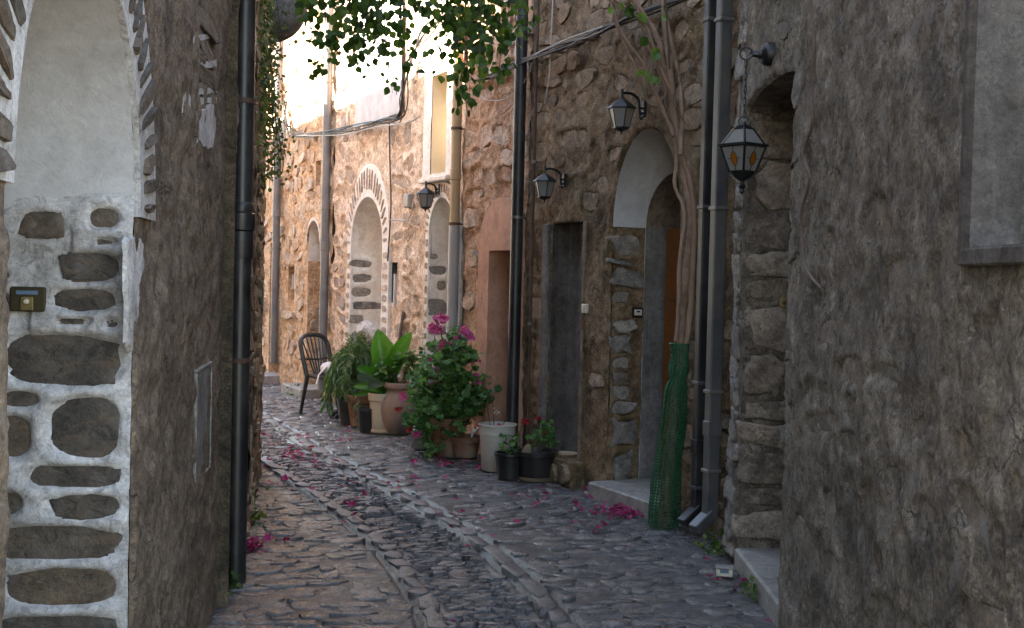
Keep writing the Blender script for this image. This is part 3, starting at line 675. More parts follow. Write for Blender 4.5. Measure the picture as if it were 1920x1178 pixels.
    MB().box(L1.pt(L1END-0.012, 2.0, -0.35), (0.02, 0.66, 4.2), L1.U, L1.N).obj('end_wall', MT['mort_L1'], root)
    # doorbell on the jamb
    cx = J.wp(54, 561, 0.012); k = (J.wp(87, 561)-J.wp(22, 561)).length; hgt = J.px(54, 538)[1]-J.px(54, 584)[1]
    X = -J.U
    bell = thing('doorbell', cx, 'tarnished brass doorbell plate set in the whitewashed doorway at left', 'doorbell')
    MB().box(cx+J.N*0.006, (k, 0.02, hgt), X, J.N, bev=0.003).obj('plate', MT['dark_brass'], bell, smooth=False)
    MB().box(cx+J.N*0.018+Vector((0, 0, -0.012)), (k*0.36, 0.008, hgt*0.55), X, J.N, bev=0.002).obj('button_plate', MT['brass'], bell, smooth=False)
    MB().lathe([(0.0001, 0.012), (0.005, 0.011), (0.007, 0.006), (0.007, 0)], cx+J.N*0.022+Vector((0, 0, -0.006)), 16, J.N).obj('button', MT['cream'], bell)
    MB().box(cx+J.N*0.017+Vector((0, 0, hgt*0.27)), (k*0.62, 0.004, hgt*0.16), X, J.N).obj('name_label', MT['blue_l'], bell, smooth=False)
    return root
near_left_house()

def corner_downpipe():
    p = G(440, 1102); r = 0.0535
    root = thing('downpipe', p, 'thick black plastic downpipe at the corner of the brown plastered house', 'downpipe', 'downpipes')
    MB().lathe([(r*0.8, 0.03), (r, 0.03), (r, 1.93), (r, 4.8), (r*0.8, 4.8)], p, 24).obj('pipe', MT['black_pl'], root)
    def zat(y): d = ray(440, y); return (EYE+d*(p.y/d.y)).z
    for y0, y1, q in ((398, 432, 1.3), (432, 485, 1.16), (380, 398, 1.1)):
        z0, z1 = zat(y1), zat(y0); MB().lathe([(r, z0), (r*q*0.97, z0), (r*q, z0+0.01), (r*q, z1-0.006), (r, z1)], p, 24).obj('coupling', MT['black_pl'], root)
    for y in (190, 675):
        z = zat(y); m = MB().lathe([(r, z-0.012), (r*1.08, z-0.012), (r*1.08, z+0.012), (r, z+0.012)], p, 24)
        m.tube([p+Vector((-0.05, 0, z)), p+Vector((-0.16, 0.02, z))], 0.008, 6); m.obj('clip', MT['rust'], root)
corner_downpipe()

# ------------------------------------------------------------------ LEFT: second house, overgrown, with a round projection
def second_left_house():
    root = thing('overgrown_house', L2.pt(L2END/2, 0), 'mossy stone house front behind the black downpipe, hung with creeper', 'house')
    H = 5.8
    pl = plan_rubble(-0.75, L2END, 0.05, 3.3, (0.12, 0.2), (0.18, 0.4), 0.7, (0.008, 0.025), 31)
    w = wall_sheet('wall', L2, -0.8, L2END, -0.1, 4.4, 0.03, MT['mort_L2'], root, [], pl, amp=0.05, seed=30)
    make_stones(L2, pl, MT['st_B'], w, seed=31)
    wall_sheet('upper_wall', L2, -0.8, L2END, 4.4, H, 0.08, MT['mort_L2'], root, [], [], amp=0.03, seed=30)
    body(L2, -1.55, L2END, H, root, MT['mort_L2'], front=-0.3)
    MB().box(L2.pt(L2END-0.012, H/2-0.1, -0.2), (0.02, 0.42, H+0.1), L2.U, L2.N).obj('end_wall', MT['mort_L2'], root)
    c = D(508, 8, 8.3); mb = MB(); pr = []
    for k in range(13): a = -math.pi/2+math.pi/2*k/12; pr.append((0.255*math.cos(a)+0.0001, 0.265*math.sin(a)))
    pr += [(0.255, 0.5), (0.255, 1.0), (0.0001, 1.05)]
    mb.lathe(pr, c, 36, jit=0.012, seed=2); mb.obj('round_projection', MT['concrete'], root)
    return root
second_left_house()

def far_left_house():
    # runs on round the bend, parallel to the right-hand fronts; its roof throws the shade
    p0 = L2.pt(L2END+0.02, 0); p1 = B.pt(3.6, 0)+B.N*3.35; p2 = B.pt(13, 0)+B.N*3.5
    for a, b, H, lab in ((p0, p1, 4.75, 'unseen whitened stone house round the bend on the left'), (p1, p2, 5.55, 'far unseen whitened stone house on the left beyond the bend')):
        U = (b-a).normalized(); f = Fr(a, U, -rotL(U)); L = (b-a).length
        root = thing('stone_house', f.pt(L/2, 0), lab, 'house')
        wall_sheet('wall', f, 0, L, -0.1, H, 0.08, MT['white_warm'], root, [], [], amp=0.06, seed=50)  # unseen front whitened to bounce sunlight back across the street
        body(f, 0, L, H, root, MT['mort_D'], front=-0.3, eave=0.15)
far_left_house()

# ------------------------------------------------------------------ RIGHT: near house
def near_right_house():
    H = 4.3
    root = thing('rubble_house', A.pt(-2, 0), 'grey rubble stone house filling the right side, with a recessed doorway', 'house')
    uf = A.px(1386, 900)[0]; un = A.px(1479, 700)[0]; vt = A.px(1440, 160)[1]; vs = vt-0.07
    op = arch(uf, un, -0.1, vs, vt)
    uw = A.px(1832, 300)[0]; vw = A.px(1860, 462)[1]
    win = rect(uw, uw-0.62, vw, vw+1.1)
    pl = plan_rubble(-4.6, -0.02, 0.0, 1.45, (0.09, 0.2), (0.12, 0.34), 0.5, (0.002, 0.008), 41, [op, win], margin=0.035, tilt=0.3)
    pl += plan_rubble(-4.6, -0.02, 1.45, 3.3, (0.12, 0.24), (0.14, 0.4), 0.15, (0.002, 0.006), 42, [op, win], margin=0.035, tilt=0.4)
    w = wall_sheet('wall', A, -4.6, 0.0, -0.1, 3.6, 0.017, MT['mort_A'], root, [op, win], pl, amp=0.012, seed=40, flake=0.010, sc=2.6, bead=0.0, hf=1.2)
    make_stones(A, pl, MT['st_A'], w, seed=41, n=11, rough=0.22, p=2.5)
    wall_sheet('upper_wall', A, -4.6, 0.0, 3.6, H, 0.08, MT['mort_A'], root, [], [], amp=0.05, seed=40)
    # doorway
    J = jamb_frame(A, uf)
    rj = random.Random(12); pj = []; v = 0.15
    while v < vs-0.05:
        h = min(rj.uniform(0.12, 0.27), vs-0.01-v); a = rj.uniform(0.10, 0.24)
        pj.append((0.012+a, v+h/2, a, h/2-0.009, rj.uniform(-0.05, 0.05), rj.uniform(0.010, 0.026)))
        if a < 0.19: pj.append((0.04+2*a+0.1, v+h/2+0.01, 0.1, h/2-0.012, rj.uniform(-0.05, 0.05), rj.uniform(0.008, 0.02)))
        v += h
    d = wall_sheet('doorway', J, 0.0, 0.62, -0.1, vs, 0.014, MT['mort_A'], root, [], pj, amp=0.03, seed=44, bead=0.0)
    make_stones(J, pj, MT['st_J'], d, seed=45, n=18, p=3.6, rings=6, rough=0.2)
    strip(A, op[1:-1], 0.0, -0.62, MT['mort_A'], root, 'soffit', 0.03, 4, 0.04, 10)
    strip(A, op[-2:], 0.0, -0.62, MT['mort_A'], root, 'near_jamb', 0.02, 5)
    plate(A, op, -0.6, MT['wood_dark'], root, 'door')
    # ragged edge stones down the near side of the doorway and the far corner
    r = random.Random(4); ed = []; v = 0.1
    while v < vs:
        h = r.uniform(0.1, 0.24); ed.append((un-r.uniform(0.05, 0.085), v+h/2, r.uniform(0.075, 0.11), h/2*0.98, r.uniform(-0.1, 0.1), r.uniform(0.006, 0.018))); v += h
    make_stones(A, ed, MT['st_A'], w, 'corner_stone', seed=46, n=18, p=3.4, rings=6, rough=0.3)
    ed = []; v = 0.05
    while v < 3.9:
        h = r.uniform(0.09, 0.2); ed.append((-r.uniform(0.12, 0.15), v+h/2, r.uniform(0.10, 0.125), h/2*0.98, r.uniform(-0.1, 0.1), r.uniform(0.012, 0.03))); v += h
    make_stones(A, ed, MT['st_grey'], w, 'corner_stone', seed=47, n=18, p=3.4, rings=6, rough=0.3)
    # threshold slab
    MB().box(A.pt((uf+un)/2, 0.06, -0.295), (uf-un-0.01, 0.62, 0.13), A.U, A.N, bev=0.012).obj('threshold', MT['slab'], root, smooth=False)
    # window in a grey rendered surround
    strip(A, [win[3], win[0], win[1], win[2]], 0.012, -0.16, MT['grey_ren'], root, 'window_reveal', 0.004, 6)
    o = [(uw+0.09, vw-0.09), (uw+0.09, vw+1.2), (uw-0.7, vw+1.2), (uw-0.7, vw-0.09)]
    mb = MB()
    for (a, b, c, e) in ((uw+0.002, uw+0.035, vw-0.05, vw+1.2), (uw-0.7, uw+0.0, vw-0.05, vw-0.002)):
        mb.box(A.pt((a+b)/2, (c+e)/2, 0.008), (b-a, 0.05, e-c), A.U, A.N, bev=0.006)
    wf = mb.obj('window_surround', MT['dark_ren'], root, smooth=False)
    wn_ = plate(A, win, -0.12, MT['concrete'], root, 'window')
    MB().box(A.pt(uw-0.36, vw+0.55, -0.115), (0.40, 0.02, 1.06), A.U, A.N).obj('pane', MT['glass_dark'], wn_, smooth=False)
    mb = MB()
    for du in (-0.565, -0.155): mb.box(A.pt(uw+du, vw+0.55, -0.10), (0.035, 0.04, 1.08), A.U, A.N, bev=0.004)
    mb.box(A.pt(uw-0.36, vw+0.025, -0.10), (0.38, 0.04, 0.04), A.U, A.N, bev=0.004); mb.obj('window_frame', MT['pipe_grey'], wn_, smooth=False)
    body(A, -4.6, 0.0, H, root, MT['mort_A'], front=-0.66)
    MB().box(A.pt(-0.012, H/2-0.1, -0.34), (0.02, 0.66, H+0.1), A.U, A.N).obj('end_wall', MT['mort_A'], root)
    # brown cable down the wall
    P = [A.wp(x, y, 0.03) for x, y in ((1518, -60), (1522, 30), (1526, 90), (1520, 170), (1523, 230), (1508, 290), (1518, 335), (1505, 390), (1502, 440), (1508, 490), (1522, 520), (1540, 540))]
    tag(MB().tube(catmull(P, 5), 0.006, 6).obj('wall_cable', MT['wire_br'], None, P[-1]), 'thin brown cable snaking down the grey rubble wall at right', 'cable')
    # round brass bell push on the jamb
    c = J.wp(1470, 568, 0.035); b = thing('bell_push', c, 'small round brass bell push beside the doorway in the grey rubble wall', 'doorbell')
    MB().lathe([(0.03, 0), (0.031, 0.006), (0.026, 0.012), (0.012, 0.013)], c, 20, J.N).obj('plate', MT['brass'], b)
    MB().lathe([(0.012, 0.010), (0.011, 0.018), (0.0001, 0.02)], c, 14, J.N).obj('button', MT['dark_brass'], b)
    return J
JA = near_right_house()

# ------------------------------------------------------------------ RIGHT: long run of fronts
uB1 = bu(984); uC1 = bu(864); uD1 = bu(621); uE1 = bu(526); uF1 = uE1+3.2
HT = 6.3
def dark_house():
    root = thing('dark_stone_house', B.pt((BN+uB1)/2, 0), 'dark brown stone house front behind the tree with the green net', 'house')
    # main doorway
    uf = bu(1142); un = bu(1268); vs = bv(1150, 425); vt = bv(1205, 243)
    op = arch(uf, un, -0.1, vs, vt)
    # narrow doorway on a ledge
    nf = bu(1030); nn = bu(1091); nt = bv(1060, 418); nb = 0.21
    op2 = rect(nf, nn, nb, nt)
    pl = plan_rubble(BN, uB1, 0.0, 4.2, (0.09, 0.19), (0.14, 0.36), 0.6, (0.003, 0.014), 61, [op, op2], margin=0.05)
    w = wall_sheet('wall', B, BN, uB1, -0.1, 4.6, 0.02, MT['mort_B'], root, [op, op2], pl, amp=0.022, seed=60, flake=0.010, bead=0.003, sc=2.2, hf=0.9)
    make_stones(B, pl, MT['st_B'], w, seed=61, n=11, rough=0.2, p=2.5)
    wall_sheet('upper_wall', B, BN, uB1, 4.6, 5.0, 0.08, MT['mort_B'], root, [], [], amp=0.04, seed=60)
    dep = 0.27
    J = jamb_frame(B, uf)
    pj = px_stones(J, [(1146, 440, 1200, 480), (1145, 487, 1180, 497), (1145, 500, 1202, 541), (1146, 547, 1178, 572), (1145, 600, 1195, 622), (1146, 626, 1182, 664), (1145, 669, 1178, 691), (1146, 696, 1175, 719), (1145, 722, 1180, 749), (1146, 752, 1190, 776), (1145, 784, 1195, 839), (1147, 846, 1188, 905)], (0.012, 0.03), 0.96, seed=9, tilt=0.12)
    d = wall_sheet('doorway', J, 0.0, dep, -0.1, vs, 0.012, MT['mort_B'], root, [], pj, amp=0.03, seed=64, bead=0.006)
    make_stones(J, pj, MT['st_grey'], d, seed=65, n=18, p=3.2, rings=6, rough=0.3)
    strip(B, op[1:-1], 0.0, -dep, MT['white'], root, 'soffit', 0.012, 4, 0.03, 8)
    strip(B, op[-2:], 0.0, -dep, MT['mort_B'], root, 'near_jamb', 0.02, 5)
    # inner frame with a lower arch, then the door leaf
    JV = [B.px(1240, 325, -dep)[1]]; vt2 = JV[0]; vs2 = B.px(1215, 425, -dep)[1]
    op2i = arch(uf-0.012, un+0.04, -0.1, vs2, vt2); 
    plate(B, op, -dep, MT['white'], root, 'lunette', hole=op2i)
    strip(B, op2i[:2], -dep, -dep-0.215, MT['grey_ren'], root, 'door_jamb', 0.006, 6)
    strip(B, op2i[1:-1], -dep, -dep-0.215, MT['brown_ren'], root, 'door_soffit', 0.006, 6)
    strip(B, op2i[-2:], -dep, -dep-0.215, MT['grey_ren'], root, 'door_jamb', 0.006, 6)
    back = plate(B, op, -dep-0.213, MT['brown_ren'], root, 'fanlight_panel')
    door = MB().box(B.pt((uf+un)/2, vs2/2+0.03, -dep-0.185), (uf-un-0.06, 0.045, vs2-0.08), B.U, B.N, bev=0.006).obj('door', MT['wood_or'], root, smooth=False)
    for k in range(3):
        for s in (-1, 1):
            MB().box(B.pt((uf+un)/2+s*(uf-un)*0.21, 0.45+k*0.6, -dep-0.162), ((uf-un)*0.32, 0.02, 0.45), B.U, B.N, bev=0.008).obj('door_panel', MT['wood_or'], door, smooth=False)
    MB().box(B.pt((uf+un)/2, 0.055, -0.16), (uf-un+0.02, 0.62, 0.14), B.U, B.N, bev=0.012).obj('threshold', MT['slab'], root, smooth=False)
    # narrow doorway
    strip(B, op2[:2], 0.0, -0.18, MT['dark_ren'], root, 'narrow_jamb', 0.008, 7)
    strip(B, op2[1:3], 0.0, -0.18, MT['dark_ren'], root, 'lintel', 0.008, 8)
    strip(B, op2[2:], 0.0, -0.18, MT['grey_ren'], root, 'narrow_jamb', 0.008, 9)
    lf = MB().box(B.pt((nf+nn)/2, (nb+nt)/2, -0.17), (nf-nn, 0.04, nt-nb), B.U, B.N).obj('narrow_door', MT['grey_ren'], root, smooth=False)
    MB().box(B.pt(nn+(nf-nn)*0.25, nb+0.42, -0.12), (0.10, 0.02, 0.8), B.U, B.N, bev=0.004).obj('leaning_board', MT['wood_dark'], lf, smooth=False)
    # pale rendered strips framing it
    for uu in (nf+0.07, nn-0.02): MB().box(B.pt(uu, (nb+nt)/2, 0.016), (0.10 if uu > nf else 0.03, 0.03, nt-nb), B.U, B.N, bev=0.008).obj('render_strip', MT['grey_ren'] if uu > nf else MT['brown_ren'], root, smooth=False)
    led = MB(); a0 = nn-0.06; a1 = nf+0.05
    led.box(B.pt((a0+a1)/2, nb/2-0.03, -0.03), (a1-a0, 0.26, nb+0.06), B.U, B.N, bev=0.012); lo = led.obj('ledge', MT['mort_B'], root)
    pl2 = [(a0+0.12, 0.1, 0.1, 0.075, 0, 0.03), (a0+0.31, 0.09, 0.09, 0.07, 0.1, 0.035), (a0+0.47, 0.1, 0.07, 0.08, 0, 0.03)]
    make_stones(B, pl2, MT['st_B'], lo, w0=0.095, seed=66, n=12)
    body(B, BN, uB1, 5.0, root, MT['mort_B'], front=-0.5)
    # electrical bits
    c = J.wp(1195, 586, 0.02); b = thing('intercom', c, 'small black framed cream bell switch beside the orange door', 'doorbell')
    X = J.U; k = 0.088
    MB().box(c, (k, 0.018, 0.075), X, J.N, bev=0.004).obj('frame', MT['iron'], b, smooth=False)
    MB().box(c+J.N*0.010, (k*0.72, 0.008, 0.042), X, J.N, bev=0.002).obj('switch_plate', MT['cream'], b, smooth=False)
    MB().box(c+J.N*0.015+Vector((0, 0, 0.006)), (k*0.3, 0.006, 0.012), X, J.N).obj('button', MT['iron'], b, smooth=False)
    c = B.wp(1097, 579, 0.03); b = thing('light_switch', c, 'narrow cream light switch between the narrow doorway and the orange door', 'light switch')
    MB().box(c, (0.07, 0.03, 0.07), B.U, B.N, bev=0.005).obj('housing', MT['cream'], b, smooth=False)
    MB().box(c+B.N*0.017, (0.03, 0.008, 0.035), B.U, B.N, bev=0.003).obj('rocker', MT['cream'], b, smooth=False)
dark_house()

def pink_house():
    u0, u1 = uB1+0.004, uC1
    root = thing('pink_doorway_house', B.pt((u0+u1)/2, 0), 'orange rubble house front with a pink rendered doorway behind the flower pots', 'house')
    ff = bu(918); fn = bu(973); ft = bv(945, 470); op = rect(ff, fn, -0.1, ft)
    af = bu(898); an = u0+0.03; at = bv(950, 370); sp = bv(900, 470)
    ao = arch(af, an, -0.1, sp, at)
    pl = plan_rubble(u0, u1, 0.05, 5.2, (0.12, 0.24), (0.18, 0.42), 0.85, (0.012, 0.035), 71, [ao], margin=0.03, tilt=0.3)
    w = wall_sheet('wall', B, u0, u1, -0.1, 5.4, 0.022, MT['mort_C'], root, [op], pl, amp=0.05, seed=70, bead=0.012)
    make_stones(B, pl, MT['st_C'], w, seed=71)
    wall_sheet('upper_wall', B, u0, u1, 5.4, HT+0.2, 0.08, MT['mort_C'], root, [], [], amp=0.04, seed=70)
    # arch-shaped render with the rectangular doorway cut through it
    q = [(af, -0.1), (af, sp)]+ao[2:-2]+[(an, sp), (an, -0.1)]
    n = len(q); hole = []
    for k, (a, b) in enumerate(q):
        if k == 0: hole.append((ff, -0.1))
        elif k == n-1: hole.append((fn, -0.1))
        else:
            t = (a-af)/(an-af); hole.append((ff+(fn-ff)*min(1, max(0, t)), ft))
    plate(B, q, 0.034, MT['pink'], root, 'pink_render', hole=hole, thick=0.05)
    strip(B, op[:2], 0.034, -0.6, MT['pink'], root, 'door_jamb', 0.006, 1); strip(B, op[1:3], 0.034, -0.6, MT['pink'], root, 'lintel', 0.006, 2); strip(B, op[2:], 0.034, -0.6, MT['pink'], root, 'door_jamb', 0.006, 3)
    plate(B, rect(ff+0.05, fn-0.05, -0.1, ft+0.05), -0.58, MT['wood_dark'], root, 'door')
    body(B, u0, u1, HT+0.2, root, MT['mort_C'], front=-0.66)
pink_house()

def voussoirs(c, vs, ru, rv, bu_, bv_, n, parent, mat, w0, hw, seed):
    out = []
    for k in range(n):
        a = math.pi*(k+0.5)/n; ca, sa = math.cos(a), math.sin(a)
        x0, y0 = c+ru*ca, vs+rv*sa; x1, y1 = c+(ru+bu_)*ca, vs+(rv+bv_)*sa
        L = math.hypot(x1-x0, y1-y0); out.append(((x0+x1)/2, (y0+y1)/2, L*0.36, hw*(0.8+0.4*((k*7) % 5)/5), math.atan2(y1-y0, x1-x0), 0.010))
    make_stones(B, out, mat, parent, 'voussoir', w0=w0, n=10, seed=seed, p=3.5)
def white_arch_house():
    u0, u1 = uC1+0.004, uD1
    root = thing('arched_house', B.pt((u0+u1)/2, 0), 'peach plastered stone house with two whitewashed arched doorways', 'house')
    # doorway with the wide ray-like band
    f1, n1 = bu(657), bu(716); s1 = bv(657, 462); t1 = bv(690, 370); a1 = arch(f1, n1, -0.1, s1, t1, 24)
    F1, N1 = bu(650), bu(729); T1 = bv(690, 309)
    f2, n2 = bu(803), bu(849); s2 = bv(803, 440); t2 = bv(824, 372); a2 = arch(f2, n2, -0.1, s2, t2, 24)
    F2, N2 = bu(797), u0+0.05; T2 = bv(826, 343)
    wf, wn2 = bu(803), bu(832); wt = bv(818, 143); wb = bv(818, 327); win = rect(wf, wn2, wb, wt)
    sf, sn = bu(727), bu(741); st = bv(734, 492); sb = bv(734, 568); slot = rect(sf, sn, sb, st)
    ops = [a1, a2, win, slot]
    av = [arch(F1+0.02, N1-0.02, -0.1, s1, T1+0.03), arch(F2+0.02, N2-0.02, -0.1, s2, T2+0.03), rect(wf+0.22, wn2-0.2, wb-0.1, wt+0.5), rect(sf+0.04, sn-0.04, sb-0.04, st+0.04), rect(bu(760), bu(676), bv(720, 226), 5.6)]
    pl = plan_rubble(u0, u1, 0.05, 5.4, (0.13, 0.26), (0.16, 0.4), 0.62, (0.006, 0.02), 81, av, margin=0.03, tilt=0.5, gap=0.05)
    w = wall_sheet('wall', B, u0, u1, -0.1, 5.6, 0.024, MT['mort_D'], root, ops, pl, amp=0.04, seed=80, bead=0.022)
    make_stones(B, pl, MT['st_D'], w, seed=81)
    wall_sheet('upper_wall', B, u0, u1, 5.6, HT, 0.08, MT['mort_D'], root, [], [], amp=0.04, seed=80)
    for (ar, f_, n_, s_, t_, F_, N_, T_, nv, boxes, sd_) in (
        (a1, f1, n1, s1, t1, F1, N1, T1, 23, [(655, 487, 697, 503), (658, 513, 699, 529), (654, 538, 697, 556), (659, 566, 715, 580), (654, 590, 682, 607), (660, 615, 700, 655), (655, 664, 690, 690)], 1),
        (a2, f2, n2, s2, t2, F2, N2, T2, 19, [(805, 475, 822, 486), (803, 498, 838, 516), (818, 526, 836, 546), (801, 560, 838, 592), (803, 612, 836, 628), (801, 640, 828, 660)], 2)):
        c = (f_+n_)/2; ru = (f_-n_)/2; rv = t_-s_; bu_ = (F_-N_)/2-ru; bv_ = T_-t_
        m = 32; cc = (F_+N_)/2
        outer = [(F_, 0.3)]+[(cc+(F_-N_)/2*math.cos(math.pi*k/m), s_+(T_-s_)*math.sin(math.pi*k/m)) for k in range(m+1)]+[(N_, 0.3)]
        inner = [(f_, 0.3)]+[(c+ru*math.cos(math.pi*k/m), s_+rv*math.sin(math.pi*k/m)) for k in range(m+1)]+[(n_, 0.3)]
        bo = plate(B, outer, 0.028, MT['white_warm'], root, 'arch_band', hole=inner, thick=0.04)
        strip(B, inner, 0.028, 0.0, MT['white_warm'], root, 'arch_edge', 0, 1, 0.06, 2)
        voussoirs(c, s_, ru+0.02, rv+0.03, bu_-0.02, bv_-0.03, nv, bo, MT['st_D'], 0.028, 0.017, 82+sd_)
        sm = []; v = 0.4
        while v < s_-0.03: sm += [((F_+f_)/2, v, abs(F_-f_)*0.34, 0.035, 0, 0.008), ((N_+n_)/2, v, abs(N_-n_)*0.34, 0.035, 0, 0.008)]; v += 0.115
        make_stones(B, sm, MT['st_D'], bo, 'band_stone', w0=0.028, n=8, seed=85+sd_)
        J = jamb_frame(B, f_); pj = px_stones(J, boxes, (0.006, 0.012), 0.95, seed=sd_)
        d = wall_sheet('doorway', J, 0.0, 0.52, -0.1, s_, 0.02, MT['white_warm'], root, [], pj, amp=0.015, seed=86, bead=0.010)
        make_stones(J, pj, MT['st_grey'], d, seed=87+sd_, n=12, p=3.4)
        strip(B, ar[1:-1], 0.0, -0.52, MT['white_warm'], root, 'soffit', 0.008, 4, 0.05, 8)
        strip(B, ar[-2:], 0.0, -0.52, MT['white_warm'], root, 'near_jamb', 0.008, 4)
        plate(B, ar, -0.50, MT['white_warm'], root, 'door')  # hidden door leaf whitened to bounce light onto the jamb
        MB().box(B.pt((f_+n_)/2, 0.06, -0.25), (f_-n_-0.01, 0.6, 0.12), B.U, B.N, bev=0.01).obj('threshold', MT['slab'], root, smooth=False)
    # shuttered window above the second doorway
    strip(B, [win[3], win[0], win[1], win[2]], 0.02, -0.34, MT['shutter'], root, 'window_reveal', 0.003, 4)
    wo = plate(B, win, -0.33, MT['shutter'], root, 'window_shutter')
    sl = [(wf+0.2, wb-0.03), (wf+0.2, wt+0.35), (wn2-0.2, wt+0.35), (wn2-0.2, wb-0.03)]; hl = [(wf, wb), (wf, wt), (wn2, wt), (wn2, wb)]
    plate(B, sl+[sl[0]], 0.03, MT['white_warm'], root, 'window_render', hole=hl+[hl[0]], thick=0.0)
    MB().box(B.pt((wf+wn2)/2, wb-0.06, 0.03), (wf-wn2+0.3, 0.12, 0.05), B.U, B.N, bev=0.01).obj('window_sill', MT['white_warm'], root, smooth=False)
    # white plaster panel high on the wall
    pp = [B.px(676, 40), B.px(676, 226), B.px(758, 222), B.px(758, 40)]; u_a, u_b = pp[0][0], pp[2][0]
    wall_sheet('white_panel', B, u_b, u_a, bv(715, 226), 5.6, 0.04, MT['white'], root, [], [], amp=0.01, seed=90, w0=0.045)
    # slit window
    strip(B, [slot[3], slot[0], slot[1], slot[2]], 0.0, -0.25, MT['grey_ren'], root, 'slit_reveal', 0.003, 4)
    so = plate(B, slot, -0.24, MT['glass_dark'], root, 'slit_window')
    MB().box(B.pt(sn+0.02, (sb+st)/2-0.08, 0.012), (0.035, 0.03, (st-sb)*0.8), B.U, B.N).obj('slit_frame', MT['white'], so, smooth=False)
    body(B, u0, u1, HT, root, MT['mort_D'], front=-0.76)
    # plank leaning on the wall
    p0 = B.wp(738, 655, 0.16); p1 = B.wp(756, 585, 0.03); p0.z = 0.42
    X, Y, Z = basis(p1-p0); tag(MB().box((p0+p1)/2, (0.07, 0.02, (p1-p0).length), X, Y, Z).obj('plank', MT['wood'], None, p0), 'short brown plank leaning on the wall between the two white arches', 'plank')
white_arch_house()

def ochre_house():
    u0, u1 = uD1+0.004, uE1
    root = thing('ochre_house', B.pt((u0+u1)/2, 0), 'ochre stone house with a small arched doorway beyond the black chair', 'house')
    f_, n_ = bu(574), bu(598); s_ = bv(575, 455); t_ = bv(586, 414); a = arch(f_, n_, -0.1, s_, t_)
    s1 = rect(bu(585), bu(594), bv(590, 352), bv(590, 303)); s2 = rect(bu(537), bu(549), bv(543, 562), bv(543, 500))
    av = [arch(f_+0.05, n_-0.05, -0.1, s_, t_+0.05), s1, s2]
    pl = plan_rubble(u0, u1, 0.05, 5.6, (0.11, 0.22), (0.15, 0.36), 0.85, (0.012, 0.035), 91, av, margin=0.03, tilt=0.4)
    w = wall_sheet('wall', B, u0, u1, -0.1, 5.8, 0.03, MT['mort_E'], root, [a, s1, s2], pl, amp=0.06, seed=91, bead=0.015)
    make_stones(B, pl, MT['st_E'], w, seed=92)
    J = jamb_frame(B, f_); vsp = J.px(585, 490)[1]
    pj = plan_rubble(0.01, 0.5, 0.05, vsp, (0.12, 0.24), (0.2, 0.42), 1.0, (0.015, 0.04), 93)
    d = wall_sheet('doorway', J, 0.0, 0.55, -0.1, vsp, 0.025, MT['mort_E'], root, [], pj, amp=0.03, seed=94)
    make_stones(J, pj, MT['st_D'], d, seed=95)
    wall_sheet('whitewashed_jamb', J, 0.0, 0.55, vsp, s_, 0.03, MT['white_warm'], root, [], [], amp=0.006, seed=96)
    strip(B, a[1:-1], 0.0, -0.55, MT['white_warm'], root, 'soffit', 0.008, 4, 0.05, 8)
    strip(B, a[-2:], 0.0, -0.55, MT['mort_E'], root, 'near_jamb', 0.008, 4)
    plate(B, a, -0.54, MT['wood'], root, 'door')
    plate(B, arch(f_+0.03, n_-0.03, s_-0.5, s_, t_+0.04)[1:-1], 0.03, MT['white_warm'], root, 'arch_rim', hole=a[1:-1])
    for s, m in ((s1, 'mort_E'), (s2, 'mort_E')):
        strip(B, s+[s[0]], 0.0, -0.25, MT[m], root, 'niche', 0.004, 4, 0.05, 4); plate(B, s, -0.2, MT['brown_ren'], root, 'niche_back')
    for k in range(2): MB().box(B.pt(s2[0][0]-0.08-0.1*k, (s2[0][1]+s2[1][1])/2+0.02, -0.05), (0.03, 0.03, 0.2), B.U, B.N).obj('vent_bar', MT['white'], root, smooth=False)
    MB().box(B.pt((f_+n_)/2+0.05, 0.04, 0.02), (f_-n_+0.35, 0.5, 0.16), B.U, B.N, bev=0.01).obj('threshold', MT['slab'], root, smooth=False)
    body(B, u0, u1, 6.0, root, MT['mort_E'], front=-0.6)
    # last house before the bend
    u0, u1 = uE1+0.004, uF1
    root = thing('end_house', B.pt((u0+u1)/2, 0), 'farthest ochre stone house front, beyond the last downpipe', 'house')
    f_, n_ = bu(503), bu(522); a = rect(f_, n_, -0.1, bv(512, 455)); s1 = rect(bu(505), bu(523), bv(514, 408), bv(514, 335))
    pl = plan_rubble(u0, u1, 0.05, 5.6, (0.12, 0.24), (0.16, 0.4), 0.8, (0.012, 0.035), 101, [a, s1], margin=0.03, tilt=0.4)
    w = wall_sheet('wall', B, u0, u1, -0.1, 5.8, 0.035, MT['mort_E'], root, [a, s1], pl, amp=0.06, seed=101, bead=0.015)
    make_stones(B, pl, MT['st_E'], w, seed=102)
    J = jamb_frame(B, f_); vt = a[1][1]; pj = plan_rubble(0.01, 0.5, 0.05, vt, (0.12, 0.24), (0.2, 0.42), 1.0, (0.015, 0.04), 103)
    d = wall_sheet('doorway', J, 0.0, 0.55, -0.1, vt, 0.03, MT['mort_E'], root, [], pj, amp=0.03, seed=104); make_stones(J, pj, MT['st_D'], d, seed=105)
    strip(B, a[1:3], 0.0, -0.55, MT['mort_E'], root, 'lintel', 0.01, 3); strip(B, a[2:], 0.0, -0.55, MT['mort_E'], root, 'near_jamb', 0.01, 3)
    plate(B, a, -0.54, MT['wood'], root, 'door'); strip(B, s1+[s1[0]], 0.0, -0.25, MT['mort_E'], root, 'niche', 0.004, 4, 0.05, 4); plate(B, s1, -0.2, MT['brown_ren'], root, 'niche_back')
    MB().box(B.pt((f_+n_)/2, 0.04, 0.04), (f_-n_+0.2, 0.5, 0.16), B.U, B.N, bev=0.01).obj('threshold', MT['slab'], root, smooth=False)
    body(B, u0, u1, 6.0, root, MT['mort_E'], front=-0.6)
ochre_house()

